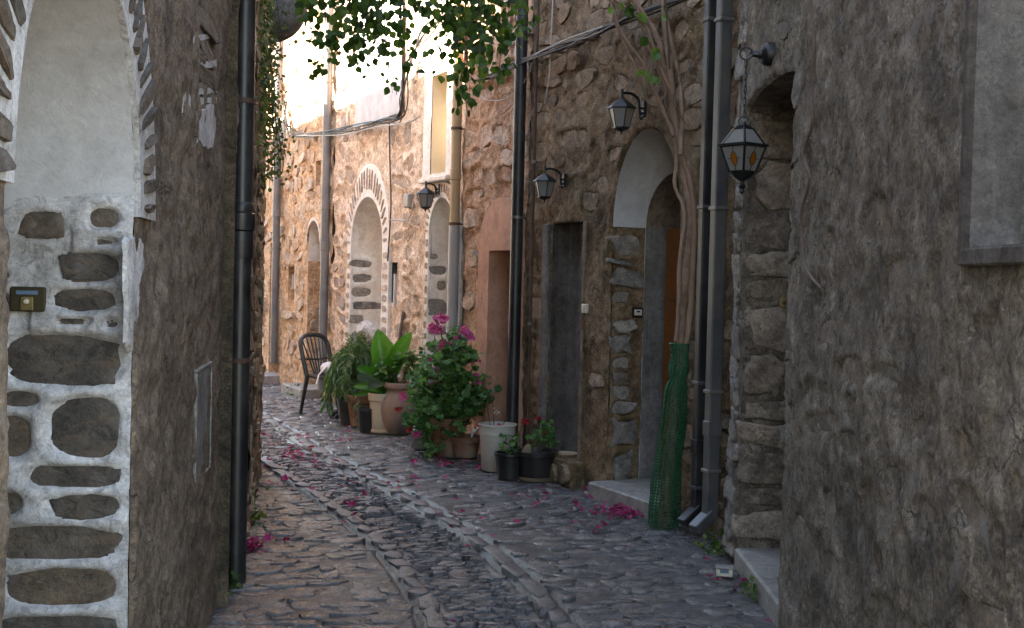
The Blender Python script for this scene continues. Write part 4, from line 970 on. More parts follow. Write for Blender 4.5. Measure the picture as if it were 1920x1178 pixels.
# ------------------------------------------------------------------ downpipes
def round_pipe(x, r, mat, z0, z1, label, w=0.085, clips=(), joints=(), lower=None, seed=0, foot=None):
    u = bu(x[0], x[1]); p = B.pt(u, 0, w)
    root = thing('downpipe', p, label, 'downpipe', 'downpipes')
    if lower:
        zs = lower[0]; MB().lathe([(r*0.7, zs-0.05), (r, zs-0.05), (r, z1), (r*0.7, z1)], p, 20).obj('pipe', mat, root)
        MB().lathe([(r*0.7, z0), (r*1.1, z0), (r*1.1, zs), (r, zs+0.01)], p, 20).obj('lower_pipe', lower[1], root)
    else: MB().lathe([(r*0.7, z0), (r, z0), (r, z1), (r*0.7, z1)], p, 20).obj('pipe', mat, root)
    for z in clips:
        m = MB().lathe([(r, z-0.012), (r+0.007, z-0.012), (r+0.007, z+0.012), (r, z+0.012)], p, 20); m.tube([p+Vector((0, 0, z))-B.N*(r*0.9), p+Vector((0, 0, z))-B.N*(w+0.03)], 0.007, 6)
        m.obj('clip', MT['bracket'] if mat != MT['pipe_tan'] else MT['rust'], root)
    for z in joints: MB().lathe([(r, z-0.05), (r*1.12, z-0.045), (r*1.12, z+0.045), (r, z+0.05)], p, 20).obj('joint', mat, root)
    return root
round_pipe((980, 700), 0.05, MT['pipe_dark'], 0.12, 5.6, 'tall dark grey round downpipe beside the pink doorway', clips=(2.06, 4.2))
round_pipe((1002, 700), 0.0125, MT['rust'], 0.05, 4.6, 'thin rusty pipe next to the tall dark round downpipe', w=0.05, clips=(1.2, 2.5))
round_pipe((864, 600), 0.046, MT['pipe_tan'], 0.25, 4.05, 'tan downpipe with a pale lower half between the arched house and pink doorway', clips=(2.92, 2.05), joints=(2.5,), lower=(2.02, MT['pipe_light']))
round_pipe((619, 600), 0.052, MT['pipe_blue'], 0.15, 5.7, 'slate grey downpipe behind the black chair', clips=(2.35, 3.9), joints=(1.9,))
round_pipe((526, 600), 0.052, MT['pipe_blue'], 0.3, 5.7, 'farthest slate grey downpipe, near the left wall', clips=(1.9, 3.3), joints=(2.4,))

def square_pipe(px, py, lift, mat, label, wd, zs, joints, top=None):
    p = G(px, py); root = thing('square_downpipe', p, label, 'downpipe', 'downpipes')
    X = Vector((0.93, 0.36, 0)); Y = Vector((-0.36, 0.93, 0))
    MB().box(p+Vector((0, 0, (lift+zs)/2)), (wd, wd*0.8, zs-lift), X, Y, bev=0.008).obj('pipe', mat, root, smooth=False)
    if top: MB().box(p+Vector((0, 0, (zs+top)/2)), (wd*0.95, wd*0.75, top-zs), X, Y, bev=0.008).obj('upper_pipe', MT['pipe_light'], root, smooth=False)
    d = Vector((-0.66, -0.3, -0.60)).normalized(); a = p+Vector((0, 0, lift+0.02)); e = a+d*0.125
    x2 = basis(d); mb = MB(); mb.box((a+e)/2, (wd*0.98, wd*0.8, 0.15), *x2, bev=0.006); mb.obj('shoe', mat, root, smooth=False)
    for z in joints: MB().box(p+Vector((0, 0, z)), (wd+0.014, wd*0.8+0.014, 0.022), X, Y, bev=0.003).obj('clip', MT['pipe_grey'] if mat != MT['pipe_grey'] else MT['bracket'], root, smooth=False)
    MB().box(p+Vector((0, 0, joints[0]+0.25)), (wd+0.01, wd*0.8+0.01, 0.09), X, Y, bev=0.004).obj('socket', mat, root, smooth=False)
square_pipe(1306, 1008, 0.16, MT['pipe_dark'], 'black square downpipe, left of the pair beside the netted tree', 0.075, 3.35, (0.31, 0.95, 2.02, 3.15), 5.4)
square_pipe(1329, 1024, 0.17, MT['pipe_grey'], 'grey square downpipe, right of the pair at the corner', 0.082, 5.4, (0.45, 0.92, 2.0, 3.1))

# ------------------------------------------------------------------ cables
def cable(pts, r, mat, label, w=0.05, seed=0, name='cable', fr=B, jit=0.0, strands=1):
    rr = random.Random(seed); mb = MB(); P0 = [fr.wp(x, y, w) for x, y in pts]
    root = None
    for k in range(strands):
        P = [p+Vector((rr.uniform(-jit, jit), rr.uniform(-jit, jit), rr.uniform(-jit, jit))) for p in P0]; mb.tube(catmull(P, 5), r*rr.uniform(0.7, 1.2), 6)
    return tag(mb.obj(name, mat, None, P0[0]), label, 'cable')
cable([(532, 190), (538, 228), (548, 250), (580, 254), (625, 247), (680, 238), (720, 228), (752, 222), (757, 190), (762, 130), (770, 100), (800, 60), (840, 20)], 0.008, MT['wire'], 'sagging bundle of black cables across the ochre and arched house fronts', 0.10, 3, 'cable_bundle', jit=0.045, strands=6)
cable([(560, 254), (640, 250), (700, 238), (770, 228), (785, 218)], 0.006, MT['wire_w'], 'pale wire running along the sagging cable bundle', 0.13, 3, jit=0.02, strands=2)
cable([(730, 228), (731, 300), (733, 380), (730, 440), (727, 490)], 0.008, MT['wire'], 'black cable dropping beside the wide white arch', 0.05, 5)
cable([(729, 412), (748, 413), (765, 412), (772, 395), (775, 375)], 0.007, MT['wire_w'], 'white cable linking the junction box and the wide white arch', 0.05, 6)
cable([(895, 152), (930, 140), (985, 112), (1060, 84), (1120, 62), (1200, 30), (1310, -10)], 0.008, MT['wire'], 'black cable bundle climbing across the dark house front', 0.09, 7, 'cable_bundle', jit=0.028, strands=5)
cable([(1003, 102), (1060, 75), (1130, 50)], 0.007, MT['wire_w'], 'pale shiny rod along the cables on the dark house', 0.12, 8)
cable([(896, 176), (915, 188), (945, 186), (975, 165), (986, 148)], 0.005, MT['wire_w'], 'white wire looping behind the dark round downpipe', 0.08, 9)
cable([(1037, -10), (1033, 80), (1030, 140), (1021, 195)], 0.004, MT['wire_w'], 'thin pale string hanging down the dark wall', 0.07, 10)
cable([(836, 338), (848, 344), (856, 380), (858, 430), (860, 520)], 0.006, MT['wire_w'], 'white lamp wire beside the tan downpipe', 0.05, 12)
jb = B.wp(768, 377, 0.04); jo = thing('junction_box', jb, 'small grey junction box beside the far lantern', 'junction box')
MB().box(jb, (0.14, 0.07, 0.14), B.U, B.N, bev=0.008).obj('box', MT['pipe_light'], jo, smooth=False)
MB().box(jb+B.N*0.038, (0.12, 0.01, 0.12), B.U, B.N, bev=0.003).obj('lid', MT['pipe_light'], jo, smooth=False)
ins = B.wp(531, 243, 0.12); io = thing('cable_terminal', ins, 'white cable terminal clamp on the far downpipe', 'cable clamp')
MB().lathe([(0.02, -0.16), (0.04, -0.14), (0.04, 0.14), (0.02, 0.16)], ins, 12, cap=True).obj('sleeve', MT['white'], io)
MB().tube([ins+Vector((0, 0, 0.05)), ins+Vector((0, 0, 0.05))-B.N*0.12], 0.012, 6).obj('bracket', MT['iron'], io)

# ------------------------------------------------------------------ lanterns
def wall_lantern(mount_px, body_px, s, label, fr=B, pane=MT['pane']):
    m = fr.wp(mount_px[0], mount_px[1], 0.03); N, U = fr.N, fr.U
    # body hangs out from the wall by the distance that lines it up
    d1 = ray(*body_px); best = None
    for k in range(8, 60):
        q = fr.pt(*fr.px(body_px[0], body_px[1], k*0.01), k*0.01); e = abs((q-m).dot(U))
        if best is None or e < best[0]: best = (e, k*0.01)
    out = min(max(best[1], 0.2*s/0.25), 0.45*s/0.25)
    c = fr.pt(*fr.px(body_px[0], body_px[1], out), out)
    root = thing('wall_lantern', m, label, 'lantern', 'wall lanterns')
    mb = MB(); mb.box(m, (0.2*s, 0.022, 0.52*s), U, N, bev=0.006); mb.obj('wall_plate', MT['iron'], root, smooth=False)
    Zv = Vector((0, 0, 1)); t = c+Zv*0.72*s
    P = [m+Zv*(-0.12*s)+N*0.05*s, m+N*(0.14*s)-Zv*0.16*s, m+N*(0.17*s)+Zv*0.02*s, m+N*0.22*s+Zv*(t-m).z*0.7, m+N*(0.22*s+(out-0.22*s)*0.35)+Zv*((t-m).z+0.02*s), t+Zv*0.0]
    mb = MB(); mb.tube(catmull(P, 6), 0.045*s, 8)
    mb.tube([m+Zv*0.02*s, m+N*0.18*s+Zv*0.02*s], 0.035*s, 8)
    a = m+N*(0.14*s)-Zv*0.16*s
    mb.tube(catmull([a, a-Zv*0.1*s-N*0.0, a-Zv*0.16*s-N*0.05*s, a-Zv*0.13*s-N*0.1*s], 4), 0.03*s, 6); mb.obj('arm', MT['iron'], root)
    X = (U+N*0.35).normalized(); n = 6
    MB().lathe([(0.0001, 0.86*s), (0.045*s, 0.84*s), (0.055*s, 0.80*s), (0.045*s, 0.755*s), (0.05*s, 0.74*s), (0.05*s, 0.52*s)], c, 12).obj('finial', MT['iron'], root)
    MB().lathe([(0.05*s, 0.56*s), (0.14*s, 0.50*s), (0.30*s, 0.40*s), (0.47*s, 0.26*s), (0.48*s, 0.235*s), (0.40*s, 0.225*s)], c, n, X=X).obj('roof', MT['iron'], root, smooth=False)
    def rg(r, z): return [c+(X*math.cos(2*math.pi*(k+0.5)/n)+Zv.cross(X)*math.sin(2*math.pi*(k+0.5)/n))*r+Zv*z for k in range(n)]
    tp, bt = rg(0.41*s, 0.225*s), rg(0.25*s, -0.36*s)
    bars = MB()
    for k in range(n): bars.tube([tp[k], bt[k]], 0.022*s, 5)
    for k in range(n): bars.tube([bt[k], bt[(k+1) % n]], 0.024*s, 5)
    bars.obj('frame', MT['iron'], root)
    for k in range(n):
        j = (k+1) % n; q = [tp[k], tp[j], bt[j], bt[k]]; cc = sum(q, Vector())/4; q = [cc+(v-cc)*0.97-(cc-c-Zv*(cc-c).z)*0.03 for v in q]
        MB().add(q, [(0, 1, 2, 3)]).obj('pane', pane, root, smooth=False)
    MB().lathe([(0.27*s, -0.355*s), (0.26*s, -0.39*s), (0.10*s, -0.46*s), (0.04*s, -0.49*s), (0.035*s, -0.56*s), (0.0001, -0.58*s)], c, n, X=X, cap=False).obj('base', MT['iron'], root, smooth=False)
    MB().lathe([(0.0001, -0.34*s), (0.07*s, -0.34*s), (0.07*s, -0.1*s), (0.11*s, 0.0), (0.08*s, 0.12*s), (0.0001, 0.15*s)], c, 12).obj('bulb', MT['cream'], root)
wall_lantern((1058, 338), (1021, 352), 0.195, 'black wall lantern above the narrow doorway, left of the white arch niche')
wall_lantern((1207, 205), (1165, 218), 0.215, 'black wall lantern above the white arch over the orange door')
wall_lantern((823, 356), (798, 374), 0.205, 'distant black wall lantern between the two white arches')

def chain_lantern():
    m = A.wp(1438, 102, 0.035); c = D(1393, 290, m.y-0.01)
    Zv = Vector((0, 0, 1)); N, U = A.N, A.U; s = 1.0
    root = thing('chain_lantern', m, 'square black lantern with amber ovals hanging by a chain at right', 'lantern')
    MB().lathe([(0.0001, 0.05), (0.022, 0.045), (0.026, 0.03), (0.05, 0.018), (0.058, 0.0), (0.058, -0.03)], m, 20, N).obj('wall_rose', MT['iron'], root)
    hook = Vector((c.x, c.y, m.z)); MB().tube([m+N*0.03, m+N*0.08, hook+Vector((0.03, 0, 0))], [0.022, 0.012, 0.012], 8).obj('arm', MT['iron'], root)
    def ring(p, r, t, ax): 
        x, y, _ = basis(ax); mb = MB(); mb.tube([p+(x*math.cos(a)+y*math.sin(a))*r for a in [2*math.pi*k/18 for k in range(19)]], t, 6, False); return mb
    ring(hook, 0.03, 0.005, (0.25, 1, 0)).obj('hook_ring', MT['iron'], root)
    top = D(1393, 238, c.y); top = Vector((c.x, c.y, top.z)); ztop = top.z+0.05
    z = hook.z-0.035; k = 0
    while z > ztop+0.02:
        l = 0.036; p = Vector((c.x, c.y, z-l*0.4)); ax = Vector((1, 0.3, 0)) if k % 2 else Vector((-0.3, 1, 0)); ax.normalize(); x = ax.cross(Zv)
        MB().tube([p+x*math.cos(a)*0.008+Zv*math.sin(a)*0.020 for a in [2*math.pi*q/12 for q in range(13)]], 0.0028, 5, False).obj('chain_link', MT['iron'], root); z -= 0.031; k += 1
    P = [hook+Vector((0.0, 0, -0.03)), hook+Vector((0.004, 0, -0.12)), hook+Vector((-0.010, 0, -0.2)), Vector((c.x+0.004, c.y, ztop))]
    MB().tube(catmull(P, 5), 0.003, 5).obj('flex', MT['wire'], root)
    ring(Vector((c.x, c.y, top.z+0.025)), 0.026, 0.0045, (0.25, 1, 0)).obj('top_ring', MT['iron'], root)
    # square body turned to show two faces
    a0 = math.radians(38); X = Vector((math.cos(a0), math.sin(a0), 0)); Y = Vector((-math.sin(a0), math.cos(a0), 0))
    def zz(y): return D(1393, y, c.y).z
    def sq(h, z): return [Vector((c.x, c.y, z))+X*i*h+Y*j*h for i, j in ((-1, -1), (1, -1), (1, 1), (-1, 1))]
    k1 = 0.0
    zt, ze, zb = zz(238), zz(273), zz(322); w = (D(1440, 273, c.y)-D(1346, 273, c.y)).length/2/1.38
    def slab(h0, z0, h1, z1, nm, mat=MT['iron']):
        a, b = sq(h0, z0), sq(h1, z1); MB().add(a+b, [(3, 2, 1, 0), (4, 5, 6, 7)]+[(i, (i+1) % 4, 4+(i+1) % 4, 4+i) for i in range(4)]).obj(nm, mat, root, smooth=False)
    slab(w*1.0, ze-0.006, w*0.97, ze+0.006, 'eave'); slab(w*0.34, zt-0.012, w*0.27, zt+0.006, 'cap')
    MB().lathe([(0.018, zt+0.002), (0.012, zt+0.02), (0.0001, zt+0.028)], (c.x, c.y, 0), 12).obj('cap_knob', MT['iron'], root)
    def cage(h0, z0, h1, z1, oval):
        a, b = sq(h0, z0), sq(h1, z1); mb = MB()
        for i in range(4): mb.tube([a[i], b[i]], 0.0065, 5); mb.tube([a[i], a[(i+1) % 4]], 0.005, 5); mb.tube([b[i], b[(i+1) % 4]], 0.005, 5)
        mb.obj('frame', MT['iron'], root)
        for i in range(4):
            j = (i+1) % 4; q = [a[i], a[j], b[j], b[i]]
            p = MB().add(q, [(0, 1, 2, 3)]).obj('pane', MT['pane'], root, smooth=False)
            if oval:
                cc = sum(q, Vector())/4; ux = (a[j]-a[i]).normalized(); up = ((b[i]+b[j])/2-(a[i]+a[j])/2); hh = up.length; up = up.normalized(); nn = ux.cross(up)
                if nn.dot(cc-c) < 0: nn = -nn
                L = [cc+nn*0.004+ux*math.cos(t)*0.019+up*math.sin(t)*0.033 for t in [2*math.pi*q/20 for q in range(20)]]
                MB().add(L, [tuple(range(20))]).obj('amber_oval', MT['amber'], p, smooth=False)
                mb = MB(); mb.tube(L+[L[0]], 0.0022, 4, False)
                for v0, v1 in ((cc+up*0.033, cc+up*hh*0.5), (cc-up*0.033, cc-up*hh*0.5), (cc+ux*0.019, cc+ux*(a[j]-a[i]).length*0.44), (cc-ux*0.019, cc-ux*(a[j]-a[i]).length*0.44)): mb.tube([v0+nn*0.004, v1+nn*0.004], 0.002, 4, False)
                mb.obj('leading', MT['iron'], p)
    cage(w*0.82, ze+0.004, w*0.36, zt-0.01, False); cage(w*0.5, zb, w*0.86, ze-0.006, True)
    zf = zz(366)
    MB().lathe([(w*0.72, zb), (w*0.66, zb-0.012), (w*0.36, zb-0.035), (w*0.14, zb-0.047), (w*0.12, zb-0.06), (w*0.22, zb-0.072), (w*0.12, zb-0.085), (w*0.16, zb-0.1), (w*0.09, zf+0.01), (0.0001, zf)], (c.x, c.y, 0), 20, cap=False).obj('base', MT['iron'], root)
chain_lantern()

# ------------------------------------------------------------------ plants: leaf tools
LEAF_PT = np.array([(0, 0, 0), (-0.34, 0.22, 0.05), (-0.46, 0.48, 0.07), (-0.26, 0.78, 0.03), (0, 1.0, -0.06), (0.26, 0.78, 0.03), (0.46, 0.48, 0.07), (0.34, 0.22, 0.05), (0, 0.5, -0.03)])
LEAF_F = [(0, 8, 2, 1), (8, 4, 3, 2), (0, 7, 6, 8), (8, 6, 5, 4)]
_t = np.linspace(0, 2*np.pi, 11)[:-1]
ROUND_PT = np.concatenate([np.stack([0.5*np.sin(_t)*(1+0.1*np.cos(5*_t)), 0.5-0.5*np.cos(_t)*(1+0.08*np.cos(5*_t)), 0.10*np.cos(5*_t)+0.06], 1), [[0, 0.45, -0.04]]])
ROUND_F = [(i, (i+1) % 10, 10) for i in range(10)]
TINY_PT = np.array([(0, 0, 0), (-0.3, 0.5, 0.05), (0, 1, -0.04), (0.3, 0.5, 0.05)]); TINY_F = [(0, 3, 2, 1)]
def leaves(P, Dn, Nn, size, pt=LEAF_PT, fc=LEAF_F, wid=1.0):
    """many leaves as one array of verts and faces"""
    P = np.asarray(P, float); Dn = np.asarray(Dn, float); Nn = np.asarray(Nn, float); size = np.asarray(size, float)
    Dn = Dn/np.maximum(1e-6, np.linalg.norm(Dn, axis=1))[:, None]
    S = np.cross(Dn, Nn); S /= np.maximum(1e-6, np.linalg.norm(S, axis=1))[:, None]; Nn = np.cross(S, Dn)
    V = P[:, None]+size[:, None, None]*(pt[None, :, 0, None]*wid*S[:, None]+pt[None, :, 1, None]*Dn[:, None]+pt[None, :, 2, None]*Nn[:, None])
    F = [tuple(i+k*len(pt) for i in f) for k in range(len(P)) for f in fc]
    return V.reshape(-1, 3), F
def leaf_obj(name, mat, parent, sets, kind=None):
    V = []; F = []; nb = 0
    for v, f in sets: V.append(v); F += [tuple(i+nb for i in q) for q in f]; nb += len(v)
    V = np.concatenate(V)-np.array(WO[parent.name]); return link(name, mesh_np(name, V, F, mat, False), parent, WO[parent.name], kind)
RS = np.random.RandomState(11)
def rnd_dir(n, up=0.0):
    d = RS.normal(size=(n, 3)); d[:, 2] += up; return d/np.linalg.norm(d, axis=1)[:, None]

# ------------------------------------------------------------------ bougainvillea at the right wall
def bougainvillea():
    base = G(1244, 992); root = thing('bougainvillea_tree', base, 'bougainvillea with bare twisted stems up the dark wall and leaves hanging overhead', 'tree')
    Yb = base.y
    def pl(pts, y0=0.0, y1=0.25): 
        n = len(pts); return [D(x, y, Yb+y0+(y1-y0)*k/(n-1)) for k, (x, y) in enumerate(pts)]
    def stem(pts, r0, r1, mat, nm='stem', y0=0.0, y1=0.25, wob=0.0035):
        rr = random.Random(len(pts)*7+int(pts[0][0])); P = catmull(pl(pts, y0, y1), 5); n = len(P)
        P = [p+Vector((rr.uniform(-wob, wob), rr.uniform(-wob, wob), 0)) for p in P]
        MB().tube(P, [0.66*(r0+(r1-r0)*k/(n-1))*(1+rr.uniform(-0.16, 0.16)) for k in range(n)], 9).obj(nm, mat, root)
    stem([(1242, 1000), (1252, 900), (1262, 800), (1272, 700), (1280, 600), (1288, 500), (1296, 405), (1284, 330), (1270, 250), (1252, 160), (1236, 80), (1205, 25), (1165, -30), (1110, -110)], 0.045, 0.026, MT['bark'], 'trunk')
    stem([(1250, 980), (1268, 760), (1290, 620), (1300, 500), (1302, 400), (1290, 330), (1272, 260), (1256, 130), (1246, 50), (1240, -40), (1200, -140)], 0.036, 0.022, MT['bark_pale'], y0=0.03, y1=0.2)
    stem([(1268, 640), (1276, 480), (1284, 400), (1266, 350), (1268, 300), (1262, 250), (1242, 205), (1222, 160), (1205, 120), (1180, 85), (1155, 40), (1140, -30)], 0.022, 0.013, MT['bark_pale'], y0=-0.03, y1=0.1)
    stem([(1262, 255), (1240, 205), (1218, 195), (1205, 165), (1190, 125), (1160, 60), (1145, 10), (1120, -40)], 0.016, 0.009, MT['bark'], y0=0.0, y1=0.1)
    stem([(1276, 290), (1278, 200), (1268, 120), (1250, 40), (1244, -30)], 0.022, 0.016, MT['bark'], y0=0.06, y1=0.22)
    stem([(1262, 180), (1235, 120), (1215, 60), (1180, 20), (1140, -10), (1080, -60)], 0.014, 0.010, MT['bark_pale'], y0=-0.02, y1=0.0)
    stem([(1250, 170), (1225, 110), (1200, 40), (1190, -40)], 0.010, 0.008, MT['bark_pale'], y0=0.05, y1=0.1)
    stem([(1300, 250), (1262, 190), (1290, 130), (1320, 80)], 0.004, 0.003, MT['twig'], y0=-0.05, y1=-0.05, nm='twig')
    stem([(1256, 130), (1252, 60), (1246, 0), (1230, -40)], 0.012, 0.008, MT['twig'], y0=-0.06, y1=-0.06)
    # boughs reaching over the street
    top = D(1190, -60, Yb+0.2); z0 = top.z
    targets = []
    def bough(pts, r0, r1):
        MB().tube(catmull(pts, 6), [r0+(r1-r0)*k/((len(pts)-1)*6) for k in range((len(pts)-1)*6+1)], 7).obj('bough', MT['bark'], root)
    hangs = [(578, 62), (600, 150), (612, 95), (628, 120), (648, 128), (668, 145), (684, 100), (700, 120), (716, 82), (736, 175), (752, 60), (764, 128), (790, 55), (806, 40), (828, 95), (846, 120), (858, 212), (872, 180), (884, 214), (900, 175), (914, 110), (934, 160), (950, 130), (968, 95), (984, 50), (598, 40), (652, 60), (690, 48), (866, 90), (892, 60), (925, 40), (905, 128), (640, 70), (672, 78), (706, 52), (872, 130), (888, 118), (850, 60), (836, 40), (915, 72), (940, 95)]
    rr = random.Random(9); P = []; Dn = []; Nn = []; Sz = []
    for i, (x, y) in enumerate(hangs):
        Y = rr.uniform(5.9, 7.4); e = D(x, y, Y); t = D(x+rr.uniform(-25, 25), -70-rr.uniform(0, 60), Y+rr.uniform(-0.2, 0.2))
        m = (e+t)/2+Vector((rr.uniform(-0.04, 0.04), rr.uniform(-0.05, 0.05), 0))
        C = catmull([t, m, e], 8); MB().tube(C, [0.005-0.0035*k/(len(C)-1) for k in range(len(C))], 4, False).obj('twig', MT['twig'], root); targets.append(t)
        n = int((t-e).length*66)
        for k in range(n):
            a = rr.random(); q = C[min(len(C)-1, int(a*(len(C)-1)))]; sp = 0.075 if a < 0.8 else 0.04
            P.append(q+Vector((rr.gauss(0, sp*0.7), rr.gauss(0, sp*0.8), rr.gauss(0, 0.02)))); Dn.append((rr.gauss(0, 0.55), rr.gauss(0, 0.55), -0.9+rr.gauss(0, 0.3))); Nn.append((rr.gauss(0, 0.6), -1+rr.gauss(0, 0.5), 0.5)); Sz.append(rr.uniform(0.024, 0.064))
    # single bare-stem leaves by the trunk
    for (x, y) in ((1175, 12), (1195, 25), (1160, 5), (1228, 88), (1232, 98), (1215, 70), (1240, 30), (1210, 130), (1222, 140), (1226, 145), (1245, 10), (1185, 8), (1150, 15), (1205, 135)):
        q = D(x, y, Yb-0.05); P.append(q); Dn.append((rr.gauss(0, 0.6), rr.gauss(0, 0.4), -0.6)); Nn.append((rr.gauss(0, 0.5), -1, 0.5)); Sz.append(rr.uniform(0.05, 0.085))
    # canopy above the picture: a thick trained roof of leaves over the street
    for k in range(2600):
        Y = rr.uniform(4.6, 8.3); X = rr.uniform(-1.75, 1.15-0.3*(Y-6.5)); zf = 1.55+(589+30)/2200*Y*1.0
        q = Vector((X, Y, zf+0.05+abs(rr.gauss(0, 0.28)))); P.append(q); Dn.append((rr.gauss(0, 0.8), rr.gauss(0, 0.8), rr.gauss(-0.3, 0.4))); Nn.append((rr.gauss(0, 0.5), rr.gauss(0, 0.5), 1)); Sz.append(rr.uniform(0.045, 0.085))
    leaf_obj('foliage', MT['leaf_boug'], root, [leaves(P, Dn, Nn, Sz, wid=1.0)])
    for tx, ty in ((-1.4, 6.2), (-0.9, 6.9), (-0.4, 7.4), (0.2, 6.4), (-1.0, 5.2)):
        zf = 1.55+640/2200*ty; bough([top, top+Vector((-0.35, 0, 0.35)), Vector(((top.x+tx)/2, (top.y+ty)/2, zf+0.35)), Vector((tx, ty, zf+0.12))], 0.02, 0.007)
    # green net round the foot of the trunk
    n, mrows = 22, 78; C = catmull([D(x, y, Yb+q) for x, y, q in ((1243, 1000, 0), (1246, 930, 0), (1252, 860, 0.01), (1262, 790, 0.02), (1266, 730, 0.03), (1273, 690, 0.03), (1275, 645, 0.03))], 16)
    rad = np.interp(np.linspace(0, 1, mrows), [0, 0.2, 0.4, 0.58, 0.68, 0.74, 0.82, 0.92, 1.0], [0.088, 0.086, 0.08, 0.07, 0.062, 0.042, 0.056, 0.048, 0.056])
    V = np.zeros((mrows, n, 3))
    for i in range(mrows):
        f = i/(mrows-1)*(len(C)-1); a = C[int(f)]; b = C[min(len(C)-1, int(f)+1)]; c = a+(b-a)*(f-int(f))
        for k in range(n):
            th = 2*math.pi*k/n; r = rad[i]*(1+0.34*float(vn(k*0.55 if k < n/2 else (n-k)*0.55, i*0.11, 3))+0.05*math.sin(3*th+i*0.05)); V[i, k] = (c.x+r*math.cos(th), c.y+r*math.sin(th), c.z)
    F = [(i*n+k, i*n+(k+1) % n, (i+1)*n+(k+1) % n, (i+1)*n+k) for i in range(mrows-1) for k in range(n)]
    b0 = Vector((base.x, base.y, 0)); me = mesh_np('net', V.reshape(-1, 3)-np.array(b0), F, MT['net'])
    o = link('tree_net', me, None, b0); tag(o, 'green plastic net wrapped round the foot of the bougainvillea trunk', 'tree guard')
    md = o.modifiers.new('wire', 'WIREFRAME'); md.thickness = 0.0095; md.use_replace = True; md.use_boundary = True; md.use_even_offset = False
    return base
bougainvillea()

# ------------------------------------------------------------------ creeper on the left wall
def creeper():
    base = L2.pt(0.9, 4.2, 0.02); root = thing('hanging_creeper', base, 'thin leafy creeper trailing down the mossy wall past the black downpipe', 'creeper')
    rr = random.Random(21); P = []; Dn = []; Nn = []; Sz = []; tw = MB()
    hang = [(478, 300), (485, 345), (492, 310), (500, 280), (505, 330), (512, 250), (520, 260), (526, 330), (532, 310), (515, 325), (496, 250), (488, 220), (505, 200), (518, 190), (525, 150), (480, 180), (475, 120), (528, 110), (510, 120), (535, 290), (498, 150)]
    for i, (x, y) in enumerate(hang):
        Y = rr.uniform(7.4, 9.0) if x > 490 else rr.uniform(7.2, 7.9)
        e = D(x, y, Y); t = D(min(x, 500)-rr.uniform(0, 20), -40, Y+rr.uniform(-0.1, 0.1)); m = (t+e)/2+Vector((rr.uniform(-0.06, 0.02), 0, 0.1))
        C = catmull([t, m, e], 9); tw.tube(C, 0.0035, 4, False)
        for k in range(int((t-e).length*95)):
            q = C[rr.randrange(len(C))]; P.append(q+Vector((rr.gauss(0, 0.035), rr.gauss(0, 0.06), rr.gauss(0, 0.03)))); Dn.append((rr.gauss(0, 0.7), rr.gauss(0, 0.7), -0.5+rr.gauss(0, 0.5))); Nn.append((rr.gauss(0, 1), -1, 0.4)); Sz.append(rr.uniform(0.016, 0.034))
        if i % 2 == 0:
            q = C[-1]; tw.tube(catmull([q, q+Vector((rr.uniform(-0.02, 0.06), 0, -0.07)), q+Vector((rr.uniform(-0.02, 0.1), 0, -0.1))], 4), 0.002, 4, False)
    for k in range(2200):            # mat of leaves on the wall itself
        u = rr.uniform(-0.3, 1.6); v = rr.uniform(2.2, 4.0); 
        if rr.random() > (v-2.1)/1.6: continue
        P.append(L2.pt(u, v, rr.uniform(0.01, 0.09))); Dn.append((rr.gauss(0, 0.5), rr.gauss(0, 0.6), -0.8)); Nn.append((1, rr.gauss(-0.5, 0.6), 0.5)); Sz.append(rr.uniform(0.02, 0.042))
    tw.obj('stems', MT['twig'], root); leaf_obj('foliage', MT['leaf_vine'], root, [leaves(P, Dn, Nn, Sz)])
    # spiky blades further down
    b2 = L2.pt(1.25, 1.2, 0.0); r2 = thing('spiky_plant', b2, 'few thin spiky blades sticking out of the left wall', 'plant')
    for (x, y), (x2, y2) in (((474, 505), (508, 520)), ((476, 495), (500, 478)), ((476, 535), (494, 575)), ((477, 520), (500, 540))):
        a, b = D(x, y, 8.0), D(x2, y2, 7.9); m = (a+b)/2+Vector((0, 0, 0.02)); C = catmull([a, m, b], 5)
        MB().tube(C, [0.007*(1-k/(len(C)))+0.0005 for k in range(len(C))], 5, sq=0.4).obj('blade', MT['stem_g'], r2)
creeper()

# ------------------------------------------------------------------ pots and what grows in them
def pot(name, c, prof, mat, label, cat, soil=None, n=32, group=None, flutes=0):
    root = thing(name, c, label, cat, group); mb = MB(); mb.lathe(prof, c, n)
    if flutes:
        for v in mb.v:
            d = Vector((v.x-c.x, v.y-c.y, 0)); a = math.atan2(d.y, d.x); z = v.z-c.z
            if d.length > 0.03 and 0.05 < z < prof[-1][1]+9: v += d*(0.025*math.cos(flutes*a))
    mb.obj('vessel', mat, root)
    MB().lathe([(0.0001, prof[0][1]+0.002), (prof[0][0], prof[0][1]+0.002)], c, n).obj('bottom', mat, root)
    if soil:
        MB().lathe([(0.0001, soil[1]+0.012), (soil[0]*0.6, soil[1]+0.004), (soil[0], soil[1])], c, 24, jit=0.03, seed=3).obj('soil', MT['soil'], root)
    return root
def kpx(p): return FPX/p.y
def flower_head(p, r, mat, parent, n=26, seed=0, name='flower_head'):
    r_ = np.random.RandomState(seed); d = r_.normal(size=(n, 3)); d[:, 2] = np.abs(d[:, 2])*0.9+0.05; d /= np.linalg.norm(d, axis=1)[:, None]
    P = np.array(p)+d*r*(0.45+0.5*r_.rand(n))[:, None]; t = r_.normal(size=(n, 3)); V, F = leaves(P, t+d*0.3, d, r*(0.5+0.3*r_.rand(n)), ROUND_PT, ROUND_F)
    me = mesh_np(name, V-np.array(p), F, mat, False); return link(name, me, parent, p)

